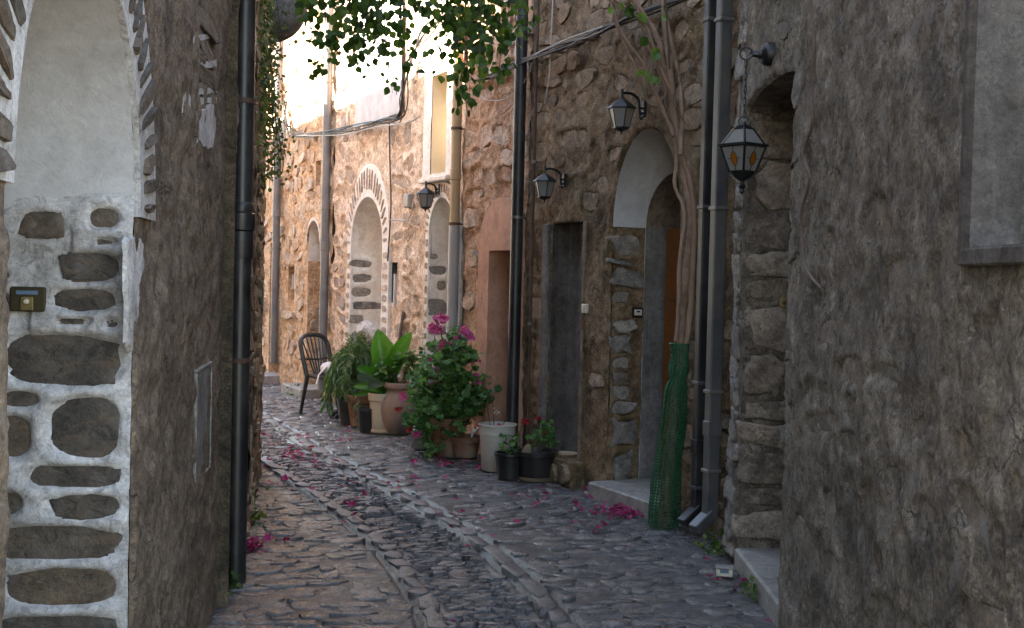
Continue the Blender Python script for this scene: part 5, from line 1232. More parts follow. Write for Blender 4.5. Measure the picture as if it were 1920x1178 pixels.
def potted_row():
    ZS = 0.022
    def g(x, y): q = G(x, y); q.z = ZS; return q
    # --- feathery plant in a terracotta pot
    c = g(676, 803)
    pot('terracotta_pot', c, [(0.085, 0), (0.10, 0.01), (0.135, 0.24), (0.145, 0.25), (0.165, 0.255), (0.17, 0.32), (0.155, 0.325), (0.13, 0.25)], MT['terra'], 'terracotta pot between the feathery plant and the small dark pot', 'flower pot', (0.14, 0.27), group='plant pots')
    pf = c+Vector((-0.12, 0.18, 0.25)); fern = thing('feathery_plant', Vector((pf.x, pf.y, ZS)), 'feathery arching green plant with pale tips beside the black chair', 'plant')
    MB().lathe([(0.12, 0), (0.15, 0.26), (0.155, 0.26), (0.13, 0.2)], Vector((pf.x, pf.y, ZS)), 20).obj('tub', MT['black_pl'], fern)
    rr = random.Random(5); P = []; Dn = []; Nn = []; Sz = []; st = MB()
    for i in range(100):
        a = rr.uniform(0, 2*math.pi); out = rr.uniform(0.15, 0.62); up = rr.uniform(0.1, 0.7)*(1.1-out*0.7)
        if math.cos(a) > 0.3: out *= 0.6
        elif math.cos(a) < -0.2: out = min(out*0.62, 0.3)
        d = Vector((math.cos(a), math.sin(a), 0)); e = pf+d*out+Vector((0, 0, up-out*0.55)); m = pf+d*out*0.5+Vector((0, 0, up*0.9+0.08)); e.z = max(e.z, 0.06)
        C = catmull([pf, m, e], 8); st.tube(C, [0.004-0.003*k/len(C) for k in range(len(C))], 4, False)
        for k in range(3, len(C)):
            t = (C[k]-C[k-1]).normalized(); s = t.cross(Vector((0, 0, 1)))
            for sg in (-1, 1):
                for _ in range(2): P.append(C[k]+(C[k-1]-C[k])*rr.random()); Dn.append(s*sg+t*0.7+Vector((0, 0, rr.uniform(-0.5, 0.2)))); Nn.append((rr.gauss(0, 0.3), rr.gauss(0, 0.3), 1)); Sz.append(rr.uniform(0.05, 0.11))
    st.obj('stems', MT['stem_g'], fern); leaf_obj('foliage', MT['leaf_fern'], fern, [leaves(P, Dn, Nn, Sz, TINY_PT, TINY_F, wid=0.32)])
    # --- small dark pot
    c = g(688, 814); pot('small_dark_pot', c, [(0.065, 0), (0.075, 0.01), (0.095, 0.21), (0.105, 0.215), (0.105, 0.235), (0.09, 0.235), (0.085, 0.18)], MT['black_pl'], 'small black plastic pot leaning against the cream fluted pot', 'flower pot', (0.087, 0.19), group='plant pots')
    # --- cream fluted pot with broad-leaved plant
    c = g(721, 815); pot('cream_pot', c, [(0.125, 0), (0.14, 0.01), (0.14, 0.03), (0.13, 0.04), (0.155, 0.31), (0.168, 0.32), (0.172, 0.385), (0.155, 0.39), (0.14, 0.3)], MT['pot_cream'], 'cream fluted pot holding the broad green leaves', 'flower pot', (0.15, 0.34), 48, group='plant pots', flutes=0)
    base = c+Vector((0, 0, 0.34)); asp = thing('broad_leaf_plant', base, 'plant with tall broad bright green leaves in the cream pot', 'plant')
    spec = [((708, 617), 0.115, 0.06, 0), ((772, 622), 0.085, -0.02, 0), ((716, 655), 0.10, 0.12, 0), ((700, 640), 0.09, 0.15, 0), ((728, 668), 0.085, -0.16, 0), ((758, 672), 0.06, -0.05, 0), ((668, 688), 0.075, -0.06, 0), ((662, 725), 0.05, -0.1, 0), ((720, 722), 0.09, -0.22, 1), ((690, 700), 0.08, 0.1, 0), ((742, 700), 0.07, 0.15, 0), ((705, 690), 0.07, -0.1, 0), ((735, 640), 0.05, 0.15, 0), ((660, 742), 0.04, 0.0, 0)]
    for i, ((x, y), hw, dy, bl) in enumerate(spec):
        tip = D(x, y, base.y+dy); foot = base+Vector((0.05*math.sin(i*2.1), 0.05*math.cos(i*1.7), -0.02)); L = (tip-foot)
        mid = foot+L*0.5+Vector((-L.x*0.22, -0.02, 0.06)); 
        if bl: mid = foot+Vector((-0.14, -0.12, 0.2))
        C = catmull([foot, mid, tip], 10); n = len(C); V = []; F = []
        side0 = L.cross(Vector((0.25*math.sin(i*3), -1, 0.1))).normalized()
        for k, q in enumerate(C):
            f = k/(n-1); w = hw*max(0.05, (math.sin(math.pi*min(1, max(0, (f-0.22)/0.78))**0.82))) if f > 0.22 else 0.008
            if k == n-1: w = 0.001
            t = (C[min(k+1, n-1)]-C[max(k-1, 0)]).normalized(); s = (side0-t*side0.dot(t)).normalized(); nn = s.cross(t)
            V += [q-s*w+nn*w*0.35, q-s*w*0.5+nn*w*0.08, q, q+s*w*0.5+nn*w*0.08, q+s*w+nn*w*0.35]
        for k in range(n-1):
            for j in range(4): F.append((k*5+j, k*5+j+1, k*5+6+j, k*5+5+j))
        MB().add(V, F).obj('leaf', MT['leaf_asp2'] if bl else MT['leaf_asp'], asp)
    # --- clay jar
    c = g(748, 818); jar = pot('clay_jar', c, [(0.09, 0), (0.11, 0.01), (0.165, 0.13), (0.185, 0.24), (0.175, 0.33), (0.135, 0.40), (0.115, 0.425), (0.12, 0.44), (0.15, 0.455), (0.155, 0.49), (0.145, 0.505), (0.115, 0.5), (0.105, 0.44), (0.12, 0.38)], MT['jar'], 'round bellied weathered clay jar right of the cream pot', 'jar', (0.125, 0.40))
    b = c+Vector((0, 0, 0.4)); stn = thing('thin_branch_plant', b, 'sparse dark leaves on thin stalks growing from the clay jar', 'plant'); rr = random.Random(3)
    P = []; Dn = []; Nn = []; Sz = []; tw = MB()
    for i in range(14):
        e = b+Vector((rr.uniform(-0.18, 0.26), rr.uniform(-0.12, 0.15), rr.uniform(0.15, 0.42))); tw.tube(catmull([b+Vector((rr.uniform(-.05, .05), rr.uniform(-.05, .05), -0.02)), (b+e)/2+Vector((0, 0, 0.05)), e], 5), 0.004, 4, False)
        for k in range(12): P.append(e+Vector((rr.gauss(0, 0.04), rr.gauss(0, 0.04), rr.gauss(0, 0.05)))); Dn.append((rr.gauss(0, 1), rr.gauss(0, 1), rr.gauss(-0.2, 0.5))); Nn.append((rr.gauss(0, 0.4), -0.6, 1)); Sz.append(rr.uniform(0.04, 0.075))
    tw.obj('stems', MT['twig'], stn); leaf_obj('foliage', MT['leaf_boug'], stn, [leaves(P, Dn, Nn, Sz)])
    # --- green jug
    c = g(790, 850); jug = thing('plastic_jug', c, 'grey green plastic jug with a loop handle under the geranium', 'jug')
    MB().box(c+Vector((0, 0, 0.105)), (0.16, 0.10, 0.21), bev=0.025).obj('body', MT['jug'], jug)
    MB().box(c+Vector((0, 0, 0.222)), (0.13, 0.075, 0.035), taper=0.7, bev=0).obj('shoulder', MT['jug'], jug)
    MB().tube(catmull([c+Vector((-0.045, 0, 0.23)), c+Vector((-0.045, 0, 0.27)), c+Vector((0.0, 0, 0.285)), c+Vector((0.045, 0, 0.27)), c+Vector((0.05, 0, 0.23))], 6), 0.013, 8).obj('handle', MT['jug'], jug)
    MB().lathe([(0.02, 0.21), (0.02, 0.262), (0.0001, 0.265)], c+Vector((0.055, -0.02, 0)), 14).obj('cap', MT['pipe_dark'], jug)
    # --- geranium: two terracotta pots under one bush
    c1 = g(838, 858); pot('terracotta_pot', c1, [(0.11, 0), (0.12, 0.01), (0.165, 0.27), (0.185, 0.275), (0.19, 0.33), (0.175, 0.335), (0.155, 0.27)], MT['terra'], 'large terracotta pot half hidden under the geranium bush', 'flower pot', (0.16, 0.28), group='plant pots')
    c2 = g(872, 862); pot('terracotta_pot', c2, [(0.085, 0), (0.10, 0.01), (0.125, 0.13), (0.14, 0.135), (0.145, 0.18), (0.13, 0.185), (0.115, 0.13)], MT['terra'], 'low terracotta pot just left of the white bucket', 'flower pot', (0.12, 0.14), group='plant pots')
    b = c1+Vector((0, 0, 0.28)); ger = thing('geranium_bush', b, 'tall pink flowering geranium bush spilling over its pots', 'plant')
    rr = random.Random(8); P = []; Dn = []; Nn = []; Sz = []; st = MB()
    blobs = [((778, 785), 22, 40), ((805, 765), 32, 85), ((815, 720), 42, 120), ((850, 700), 42, 130), ((845, 755), 38, 120), ((870, 750), 40, 140), ((850, 650), 36, 75), ((830, 665), 34, 80), ((875, 665), 25, 40), ((890, 720), 25, 45), ((812, 838), 22, 45), ((788, 740), 26, 55), ((900, 740), 20, 30), ((800, 700), 24, 40), ((862, 790), 26, 40), ((812, 800), 32, 70), ((840, 800), 26, 40), ((905, 735), 10, 8), ((888, 772), 16, 20)]
    k_ = FPX/b.y
    for (x, y), r, n in blobs:
        for _ in range(n):
            q = D(x+rr.gauss(0, r*0.43), y+rr.gauss(0, r*0.43), b.y+rr.gauss(-0.02, 0.16)); 
            if q.z < 0.05: q.z = 0.05+rr.random()*0.05
            P.append(q); Dn.append((rr.gauss(0, 1), rr.gauss(-0.3, 0.8), rr.gauss(-0.2, 0.5))); Nn.append((rr.gauss(0, 0.5), rr.gauss(-0.5, 0.5), 1)); Sz.append(rr.uniform(0.04, 0.085))
    leaf_obj('foliage', MT['leaf_ger'], ger, [leaves(P, Dn, Nn, Sz, ROUND_PT, ROUND_F)])
    for (x, y) in ((826, 604), (815, 625), (872, 636), (862, 642), (835, 650), (890, 680), (838, 695), (806, 722), (860, 610), (895, 715), (800, 690), (775, 740), (880, 720), (850, 700)):
        e = D(x, y+6, b.y-0.02); st.tube(catmull([b+Vector((rr.uniform(-.08, .08), rr.uniform(-.06, .06), 0)), (b+e)/2+Vector((rr.uniform(-0.05, 0.05), 0, 0.04)), e], 6), 0.005, 5, False)
    st.obj('stems', MT['stem_g'], ger)
    for i, (x, y, r) in enumerate(((826, 603, 11), (816, 622, 12), (874, 634, 13), (862, 643, 12), (834, 650, 11), (829, 655, 8), (888, 677, 9), (809, 718, 10), (812, 696, 7), (895, 720, 6), (756, 748, 8), (748, 770, 6), (893, 705, 5), (806, 676, 5), (783, 818, 7), (768, 808, 5))):
        flower_head(D(x, y, b.y-0.14 if y > 690 else b.y-0.05), r/k_*1.15, MT['pinkfl'] if i not in (11, 15) else MT['redfl'], ger, 30, i)
    # --- white bird-like plastic twist on the pot rim
    c = D(888, 806, c2.y-0.1); tw = thing('plastic_wrap', c, 'crumpled white plastic wrap on the pot beside the bucket', 'plastic')
    C = [D(x, y, c.y) for x, y in ((884, 822), (886, 812), (892, 806), (898, 801))]; MB().tube(C, [0.012, 0.03, 0.032, 0.012], 8, sq=0.6).obj('wrap', MT['whitecloth'], tw)
    MB().tube([C[0]+Vector((0.01, 0, 0)), C[0]+Vector((0.0, 0, -0.02)), C[0]+Vector((-0.005, 0, -0.03))], [0.008, 0.012, 0.004], 6).obj('tail', MT['whitecloth'], tw)
    # --- white bucket with a thin pale flower
    c = g(931, 886); bk = pot('white_bucket', c, [(0.118, 0), (0.122, 0.004), (0.142, 0.29), (0.15, 0.292), (0.15, 0.30), (0.147, 0.31), (0.149, 0.355), (0.156, 0.358), (0.156, 0.37), (0.148, 0.372), (0.138, 0.3)], MT['bucket'], 'dirty white plastic bucket used as a planter', 'bucket', (0.14, 0.325), 40)
    b = c+Vector((0, 0, 0.32)); pf = thing('pale_flower', b, 'thin red stalk with a few pale pink blossoms in the white bucket', 'plant')
    for pts in (((925, 806), (926, 770), (920, 742)), ((921, 806), (917, 785), (912, 752)), ((938, 806), (943, 795), (952, 785))):
        MB().tube(catmull([D(x, y, b.y) for x, y in pts], 5), 0.0035, 5).obj('stalk', MT['stem_r'], pf)
    for i, (x, y) in enumerate(((925, 767), (931, 771), (935, 774), (928, 776), (934, 777))): flower_head(D(x, y, b.y-0.02), 0.013, MT['palefl'], pf, 7, 50+i)
    P = np.array([tuple(b+Vector((RS.uniform(-0.11, 0.11), RS.uniform(-0.11, 0.11), 0.005))) for _ in range(26)]); leaf_obj('ground_leaves', MT['redfl'], pf, [leaves(P[:8]+np.array([-0.1, -0.05, 0.03]), rnd_dir(8), rnd_dir(8, 2), RS.uniform(0.03, 0.05, 8))])
    # --- black pots
    c = g(955, 902); pot('black_pot', c, [(0.085, 0), (0.092, 0.004), (0.115, 0.175), (0.125, 0.18), (0.125, 0.20), (0.112, 0.2), (0.105, 0.16)], MT['black_pl'], 'black plastic pot, tucked between the white bucket and the wide black pot', 'flower pot', (0.107, 0.165), group='plant pots')
    b = c+Vector((0, 0, 0.17)); wp_ = thing('seedling', b, 'small dark leafy seedling in the smaller black pot', 'plant'); P = [b+Vector((RS.uniform(-0.06, 0.07), RS.uniform(-0.05, 0.05), RS.uniform(0.02, 0.16))) for _ in range(45)]
    leaf_obj('foliage', MT['leaf_ger'], wp_, [leaves(P, rnd_dir(45), rnd_dir(45, 1.5), RS.uniform(0.025, 0.05, 45))])
    MB().tube([b-Vector((0, 0, 0.01)), b+Vector((0.01, 0, 0.13))], 0.004, 5).obj('stem', MT['stem_g'], wp_)
    c = g(1004, 904); sa = thing('plant_saucer', c, 'tan plastic saucer under the wide black pot', 'saucer')
    MB().lathe([(0.0001, 0.006), (0.13, 0.006), (0.145, 0.03), (0.152, 0.03), (0.135, 0.0), (0.0001, 0.0)], c, 36).obj('dish', MT['saucer'], sa)
    c = c+Vector((0, 0, 0.007)); pot('black_pot', c, [(0.125, 0), (0.13, 0.006), (0.15, 0.175), (0.165, 0.18), (0.168, 0.215), (0.152, 0.215), (0.142, 0.17)], MT['black_pl'], 'wide black plastic pot standing on a tan saucer', 'flower pot', (0.146, 0.185), 40, group='plant pots')
    b = c+Vector((0.02, 0, 0.19)); rg = thing('red_geranium', b, 'red geranium with few leaves in the wide black pot', 'plant')
    for pts in (((1008, 850), (1006, 820), (990, 800)), ((1010, 850), (1012, 815), (1010, 792)), ((1012, 850), (1022, 820), (1026, 808))):
        MB().tube(catmull([D(x, y, b.y) for x, y in pts], 5), 0.006, 5).obj('stem', MT['twig'], rg)
    P = []; Sz = []
    for (x, y, n) in ((1020, 805, 16), (1028, 815, 16), (1012, 812, 12), (1022, 825, 12), (1036, 810, 6)):
        for _ in range(n): P.append(D(x+RS.normal()*7, y+RS.normal()*7, b.y+RS.normal()*0.03)); Sz.append(RS.uniform(0.03, 0.055))
    leaf_obj('foliage', MT['leaf_ger'], rg, [leaves(P, rnd_dir(len(P)), rnd_dir(len(P), 1.0)+np.array([0, -0.6, 0]), Sz, ROUND_PT, ROUND_F)])
    for i, (x, y, r) in enumerate(((986, 793, 0.034), (1010, 787, 0.026), (1022, 812, 0.018))): flower_head(D(x, y, b.y-0.03), r, MT['redfl'], rg, 26, 70+i)
    peb = thing('pebble', c+Vector((-0.075, -0.05, 0.195)), 'round tan pebble lying in the wide black pot', 'stone'); vs, F = stone_geo(0.04, 0.032, 0.045, 14, 5, 2.2, 6)
    link('stone_body', mesh_np('pebble', vs, F, MT['saucer']), peb, WO[peb.name])
    # dish on the ledge of the narrow doorway
    c = B.pt(bu(1066), 0.212, 0.0); ds = thing('ledge_dish', c, 'shallow brown clay dish on the ledge of the narrow doorway', 'dish')
    MB().lathe([(0.0001, 0.004), (0.07, 0.004), (0.095, 0.026), (0.1, 0.026), (0.085, 0.0), (0.0001, 0.0)], c, 28).obj('dish', MT['saucer'], ds)
    # small lid by the wall
    c = g(1105, 934); ld = thing('jar_lid', c, 'small pale round lid on the paving under the narrow doorway', 'lid'); MB().lathe([(0.0001, 0.022), (0.035, 0.021), (0.04, 0.016), (0.04, 0.0), (0.0001, 0)], c, 24).obj('lid_top', MT['pipe_light'], ld)
    # little blue and white tub by the step
    c = g(1358, 1088); tb = thing('bait_tub', c, 'small cream plastic tub with a blue label on the paving by the right step', 'tub')
    X, Y = Vector((0.97, -0.2, 0)), Vector((0.2, 0.97, 0))
    MB().box(c+Vector((0, 0, 0.022)), (0.088, 0.06, 0.044), X, Y, bev=0.006).obj('tub', MT['cream'], tb); MB().box(c+Vector((0, 0, 0.048)), (0.094, 0.066, 0.008), X, Y, bev=0.002).obj('lid', MT['pipe_light'], tb, smooth=False)
    MB().box(c-Y*0.0305+Vector((0, 0, 0.032)), (0.045, 0.003, 0.02), X, Y).obj('label', MT['blue_l'], tb, smooth=False)
potted_row()

# ------------------------------------------------------------------ black plastic chair, bag, seated woman
def chair():
    c = G(620, 780); c.z = 0.02; root = thing('plastic_chair', c, 'black slatted plastic chair standing on the paving beside the potted plants', 'chair')
    f = Vector((0.80, -0.60, 0)).normalized(); s = Vector((-f.y, f.x, 0)); Z = Vector((0, 0, 1)); m = MT['black_pl']
    def q(a, b, h): return c+f*a+s*b+Z*h
    seat = MB(); V = []
    for i in range(7):
        for j in range(7):
            a = -0.2+0.4*i/6; b = (-0.21+0.42*j/6)*(0.92+0.08*i/6); V.append(q(a, b, 0.43+0.012*math.cos(j/6*2*math.pi)*0.6-0.02*math.sin(i/6*math.pi)+(-0.02 if i == 6 else 0)))
    n0 = len(V); V2 = [v-Z*0.022 for v in V]; F = []
    for i in range(6):
        for j in range(6): k = i*7+j; F += [(k, k+7, k+8, k+1), (n0+k, n0+k+1, n0+k+8, n0+k+7)]
    per = [i for i in range(7)]+[7*i+6 for i in range(1, 7)]+[42+j for j in range(5, -1, -1)]+[7*i for i in range(5, 0, -1)]
    for a, b in zip(per, per[1:]+per[:1]): F.append((a, b, n0+b, n0+a))
    seat.add(V+V2, F).obj('seat', m, root)
    for a, b, a2, b2 in ((0.18, 0.19, 0.22, 0.22), (0.18, -0.19, 0.22, -0.22), (-0.19, 0.18, -0.26, 0.21), (-0.19, -0.18, -0.26, -0.21)):
        MB().tube([q(a2, b2, 0.0), q((a+a2)/2, (b+b2)/2, 0.22), q(a, b, 0.43)], [0.026, 0.032, 0.04], 8, sq=0.75).obj('leg', m, root)
    L = catmull([q(-0.19, 0.19, 0.42), q(-0.24, 0.205, 0.62), q(-0.29, 0.2, 0.78), q(-0.315, 0.13, 0.845), q(-0.325, 0, 0.86), q(-0.315, -0.13, 0.845), q(-0.29, -0.2, 0.78), q(-0.24, -0.205, 0.62), q(-0.19, -0.19, 0.42)], 6)
    MB().tube(L, 0.026, 8).obj('back_frame', m, root)
    MB().tube([q(-0.235, 0.2, 0.60), q(-0.245, 0, 0.59), q(-0.235, -0.2, 0.60)], 0.011, 6).obj('back_rail', m, root)
    for k in range(6):
        b = -0.14+0.28*k/5; top = 0.845-0.05*(abs(b)/0.14)**2; MB().tube([q(-0.195, b*0.5, 0.43), q(-0.245, b*0.75, 0.6), q(-0.315, b*1.05, top)], [0.019, 0.018, 0.018], 6, sq=0.5).obj('slat', m, root)
    bag = thing('plastic_bag', q(0.06, -0.06, 0.445), 'crumpled white plastic bag lying on the seat of the black chair', 'bag'); o = WO[bag.name]
    r = np.random.RandomState(2); V = []; F = []; nu, nv = 16, 9
    for i in range(nv):
        for j in range(nu):
            th = 2*math.pi*j/nu; ph = math.pi*i/(nv-1); rad = 0.095*(1+0.35*float(vn(j*0.9 if j < nu/2 else (nu-j)*0.9, i*0.9, 8))); V.append(o+Vector((math.cos(th)*math.sin(ph)*rad*1.25, math.sin(th)*math.sin(ph)*rad, 0.065+math.cos(ph)*rad*0.75)))
    for i in range(nv-1):
        for j in range(nu): k = (j+1) % nu; F.append((i*nu+j, i*nu+k, (i+1)*nu+k, (i+1)*nu+j))
    MB().add(V, F).obj('bag_body', MT['whitecloth'], bag); MB().tube([o+Vector((-0.05, -0.08, 0.09)), o+Vector((-0.12, -0.12, 0.0)), o+Vector((-0.14, -0.13, -0.1))], [0.025, 0.016, 0.02], 7, sq=0.5).obj('bag_handle', MT['whitecloth'], bag)
chair()

def woman():
    hd = D(689, 628, 12.55); base = Vector((hd.x+0.05, hd.y+0.04, 0.02))
    root = thing('person', base, 'seated person with white hair and dark clothes, bowed behind the broad-leaved plant', 'person')
    fw = Vector((-0.85, -0.35, 0)).normalized(); s = Vector((-fw.y, fw.x, 0)); Z = Vector((0, 0, 1))
    top = hd.z; seat = 0.36
    def q(a, b, h): return base+fw*a+s*b+Z*h
    hip = q(-0.12, 0, seat+0.06); sp = q(-0.12, 0, seat+0.24); ch = q(-0.03, 0, top-0.27); nk = q(0.03, 0, top-0.14); hb = q(0.06, 0, top-0.06)
    pts = [hip, sp, ch, nk, hb]; rad = [(0.16, 0.14), (0.15, 0.13), (0.16, 0.12), (0.055, 0.055), (0.05, 0.05)]; E = [(0, 1), (1, 2), (2, 3), (3, 4)]
    def chain(start, P, R):
        prev = start
        for p, r in zip(P, R): pts.append(p); rad.append((r, r)); E.append((prev, len(pts)-1)); prev = len(pts)-1
    for sg in (-1, 1):
        chain(0, [q(-0.02, sg*0.1, seat+0.06), q(0.3, sg*0.11, seat+0.09), q(0.32, sg*0.11, 0.2), q(0.31, sg*0.11, 0.07), q(0.43, sg*0.12, 0.035)], [0.09, 0.07, 0.052, 0.036, 0.03])
        chain(2, [q(-0.02, sg*0.17, top-0.26), q(0.0, sg*0.22, top-0.48), q(0.2, sg*0.13, seat+0.22), q(0.27, sg*0.1, seat+0.19)], [0.062, 0.047, 0.036, 0.028])
    me = bpy.data.meshes.new('clothed_body'); me.from_pydata([tuple(p-base) for p in pts], E, []); me.materials.append(MT['cloth_dark'])
    o = link('clothed_body', me, root, base); md = o.modifiers.new('skin', 'SKIN'); md.use_smooth_shade = True
    for v, r in zip(me.skin_vertices[0].data, rad): v.radius = r
    me.skin_vertices[0].data[0].use_root = True
    ss = o.modifiers.new('sub', 'SUBSURF'); ss.levels = 1; ss.render_levels = 2
    # head: skull with brow, nose and chin, looking down along fw
    look = (fw*0.85-Z*0.5).normalized(); up = (Z-look*Z.dot(look)).normalized(); sd = look.cross(up); c = hd+Vector((0, 0, -0.005))
    V = []; F = []; nu, nv = 22, 16
    for i in range(nv):
        ph = math.pi*i/(nv-1)
        for j in range(nu):
            th = 2*math.pi*j/nu; a, b, h = math.cos(th)*math.sin(ph), math.sin(th)*math.sin(ph), math.cos(ph)
            x = a*0.098; y = b*0.074*(1-0.25*max(0, -h)); z = h*0.118
            if a > 0: x += 0.022*math.exp(-(b/0.16)**2-((h+0.12)/0.16)**2)+0.012*math.exp(-(b/0.25)**2-((h+0.78)/0.16)**2)-0.010*math.exp(-((abs(b)-0.38)/0.16)**2-((h-0.1)/0.13)**2)+0.005*math.exp(-(b/0.3)**2-((h+0.45)/0.08)**2)
            V.append(c+look*x+sd*y+up*z)
    for i in range(nv-1):
        for j in range(nu): k = (j+1) % nu; F.append((i*nu+j, i*nu+k, (i+1)*nu+k, (i+1)*nu+j))
    hdo = MB().add(V, F).obj('head', MT['skin'], root)
    for sg in (-1, 1):
        MB().lathe([(0.0001, 0.006), (0.008, 0.004), (0.010, 0.0)], c+look*0.081+sd*sg*0.03+up*0.012, 10, look).obj('eye', MT['iron'], hdo)
        MB().lathe([(0.0001, 0.0), (0.012, 0.006), (0.026, 0.010), (0.024, 0.0)], c+sd*sg*0.070-up*0.005, 10, (sd*sg-look*0.3)).obj('ear', MT['skin'], hdo)
    V = []; F = []; nu, nv = 40, 24
    for i in range(nv):
        ph = math.pi*0.78*i/(nv-1)
        for j in range(nu):
            th = 2*math.pi*j/nu; a, b, h = math.cos(th)*math.sin(ph), math.sin(th)*math.sin(ph), math.cos(ph)
            lim = 1.0
            if a > 0.1 and h < 0.55: lim = 0.80
            r = 1.14+0.22*float(vn(math.cos(th)*6+9, h*7+math.sin(th)*6, 2)+0.7*vn(math.cos(th)*14+9, h*16+math.sin(th)*14, 3)); r *= lim
            V.append(c-look*0.008+up*0.008+look*a*0.105*r+sd*b*0.085*r+up*h*0.125*r)
    for i in range(nv-1):
        for j in range(nu): k = (j+1) % nu; F.append((i*nu+j, i*nu+k, (i+1)*nu+k, (i+1)*nu+j))
    MB().add(V, F).obj('hair', MT['hair'], root)
    for sg in (-1, 1):                                   # hands resting in the lap
        pm = q(0.29, sg*0.09, seat+0.185); hm = MB(); hm.box(pm, (0.085, 0.07, 0.026), fw, s*1.0, Z, bev=0.01)
        for k in range(4): a = pm+fw*0.035+s*(-0.026+0.0175*k); l = (0.055, 0.065, 0.06, 0.045)[k]; hm.tube([a, a+fw*l*0.55+Z*0.004, a+fw*l*0.9-Z*0.014], [0.009, 0.008, 0.006], 6)
        hm.tube([pm-fw*0.015-s*sg*0.03, pm+fw*0.015-s*sg*0.055, pm+fw*0.035-s*sg*0.058], [0.011, 0.009, 0.007], 6); hm.obj('hand', MT['skin'], root)
    st = thing('stool', Vector((base.x-fw.x*0.08, base.y-fw.y*0.08, 0.02)), 'low wooden stool under the seated white-haired person', 'stool'); o = WO[st.name]
    MB().box(o+Z*0.25, (0.34, 0.34, 0.03), fw, s, bev=0.008).obj('seat', MT['wood'], st)
    for a in (-1, 1):
        for b in (-1, 1): MB().tube([o+fw*a*0.15+s*b*0.15, o+fw*a*0.12+s*b*0.12+Z*0.24], 0.018, 8).obj('leg', MT['wood'], st)
woman()

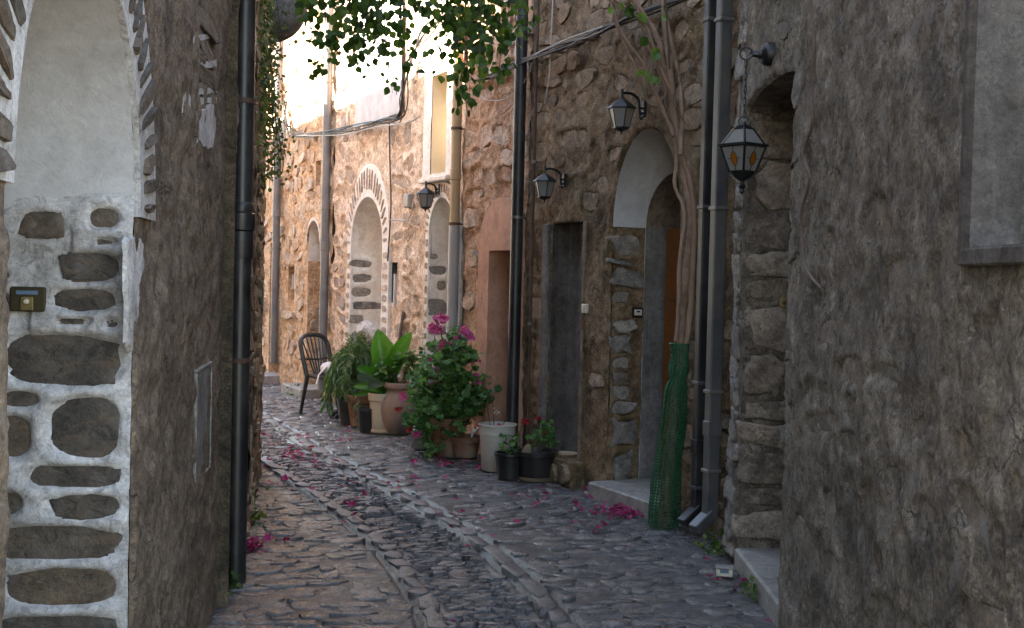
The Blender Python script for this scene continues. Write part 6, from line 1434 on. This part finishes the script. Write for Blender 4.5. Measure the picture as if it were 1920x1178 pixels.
# ------------------------------------------------------------------ fallen blossoms, weeds
def petals():
    rr = random.Random(77); meshes = []
    for k in range(4):
        V = []; F = []
        for j in range(3):
            a = 2.1*j+k; d = Vector((math.cos(a), math.sin(a), 0.25+0.3*rr.random())); n = Vector((-math.sin(a)*0.3*rr.random(), 0.2, 1)); v, f = leaves([(0, 0, 0.002)], [d], [n], [0.030], LEAF_PT, LEAF_F, 1.25); b = len(V); V += [tuple(x) for x in v]; F += [tuple(i+b for i in q) for q in f]
        meshes.append(mesh_np('fallen_blossom', V, F, MT['magenta'], False))
    zone = [((545, 858), 38, 12, 20), ((600, 872), 30, 12, 9), ((560, 820), 55, 14, 10), ((505, 815), 20, 22, 8), ((680, 900), 25, 12, 6), ((640, 815), 40, 8, 6), ((770, 905), 35, 12, 8), ((830, 870), 55, 12, 14), ((900, 880), 40, 14, 12), ((700, 925), 40, 16, 5), ((850, 945), 60, 20, 6), ((1000, 925), 40, 14, 9), ((1060, 930), 50, 16, 10), ((940, 990), 70, 22, 4), ((530, 905), 40, 20, 6), ((1150, 962), 45, 14, 18), ((1100, 945), 30, 10, 8), ((500, 1012), 18, 8, 5), ((640, 960), 60, 25, 5), ((1110, 985), 30, 10, 4)]
    fixed = [(925, 1006), (845, 965), (860, 968), (537, 1012), (470, 985), (1075, 980), (1070, 1000), (850, 1165), (1345, 1088), (1380, 1098), (1330, 1082), (1395, 1090), (1440, 1165), (1170, 1025), (845, 990), (776, 903), (650, 938), (660, 947), (585, 917), (625, 918), (510, 720), (540, 728), (1325, 1050)]
    pts = list(fixed)
    for (x, y), sx, sy, n in zone:
        for _ in range(n): pts.append((x+rr.gauss(0, sx*0.7), y+rr.gauss(0, sy*0.7)))
    for i, (x, y) in enumerate(pts):
        p = G(x, y, 0.034)
        if not in_poly(COR, np.array([p.x]), np.array([p.y]))[0]: continue
        o = link('fallen_blossom', meshes[i % 4], None, p); s = rr.uniform(0.55, 1.15)*(1 if p.y < 9 else 1.1); o.scale = (s, s, s*rr.uniform(0.5, 1.2)); o.rotation_euler = (rr.gauss(0, 0.3), rr.gauss(0, 0.3), rr.uniform(0, 6.3))
        tag(o, 'fallen magenta bougainvillea blossom lying on the paving', 'blossom', 'fallen blossoms')
    for (x, y, w, h, n, lab) in ((1170, 968, 38, 11, 130, 'drift of magenta petals along the orange door step'), (474, 1034, 16, 9, 70, 'heap of magenta petals at the foot of the left wall'), (548, 858, 26, 7, 50, 'scatter of magenta petals in the gutter by the left wall')):
        V = []; F = []; c = G(x, y, 0.03); P = []
        for _ in range(n):
            q = G(x+rr.gauss(0, w*0.6), y+rr.gauss(0, h*0.6)); q.z = 0.026+rr.random()*0.022
            if in_poly(COR, np.array([q.x]), np.array([q.y]))[0]: P.append(tuple(q-c))
        m = len(P); v, f = leaves(P, rnd_dir(m)*np.array([1, 1, 0.4]), rnd_dir(m, 2), RS.uniform(0.02, 0.034, m), LEAF_PT, LEAF_F, 1.2)
        tag(link('petal_drift', mesh_np('petal_drift', v, f, MT['magenta'], False), None, c), lab, 'petals', kind='stuff')
    # brown bits of leaf litter
    P = []
    for _ in range(420):
        q = G(rr.uniform(480, 1350), rr.uniform(830, 1170), 0.03)
        if in_poly(COR, np.array([q.x]), np.array([q.y]))[0]: P.append(tuple(q))
    m = len(P); v, f = leaves(P, rnd_dir(m)*np.array([1, 1, 0.2]), rnd_dir(m, 3), RS.uniform(0.008, 0.022, m), TINY_PT, TINY_F, 1.0)
    tag(link('leaf_litter', mesh_np('leaf_litter', v, f, MT['leaf_vine'], False), None, (0, 0, 0)), 'small dry leaf bits scattered over the paving', 'leaf litter', kind='stuff')
    # weeds
    for (x, y, r, hgt, n, lab) in ((468, 985, 14, 0.10, 150, 'pale weeds at the foot of the left wall beside the petals'), (436, 1110, 8, 0.07, 40, 'small weeds under the black downpipe'), (1338, 1040, 12, 0.09, 70, 'small weeds at the corner below the square downpipes'), (1408, 1128, 8, 0.07, 40, 'tiny weeds at the foot of the right step'), (553, 742, 7, 0.12, 50, 'weeds at the foot of the far downpipe')):
        c = G(x, y); c.z = 0.01; P = []; k = FPX/c.y; w = thing('weeds', c, lab, 'weeds')
        for _ in range(n): P.append(c+Vector((rr.gauss(0, r/k), rr.gauss(0, r/k*2.2), abs(rr.gauss(0, hgt*0.6)))))
        leaf_obj('foliage', MT['leaf_weed'], w, [leaves(P, rnd_dir(n, 0.5), rnd_dir(n, 1), RS.uniform(0.018, 0.04, n))])
petals()
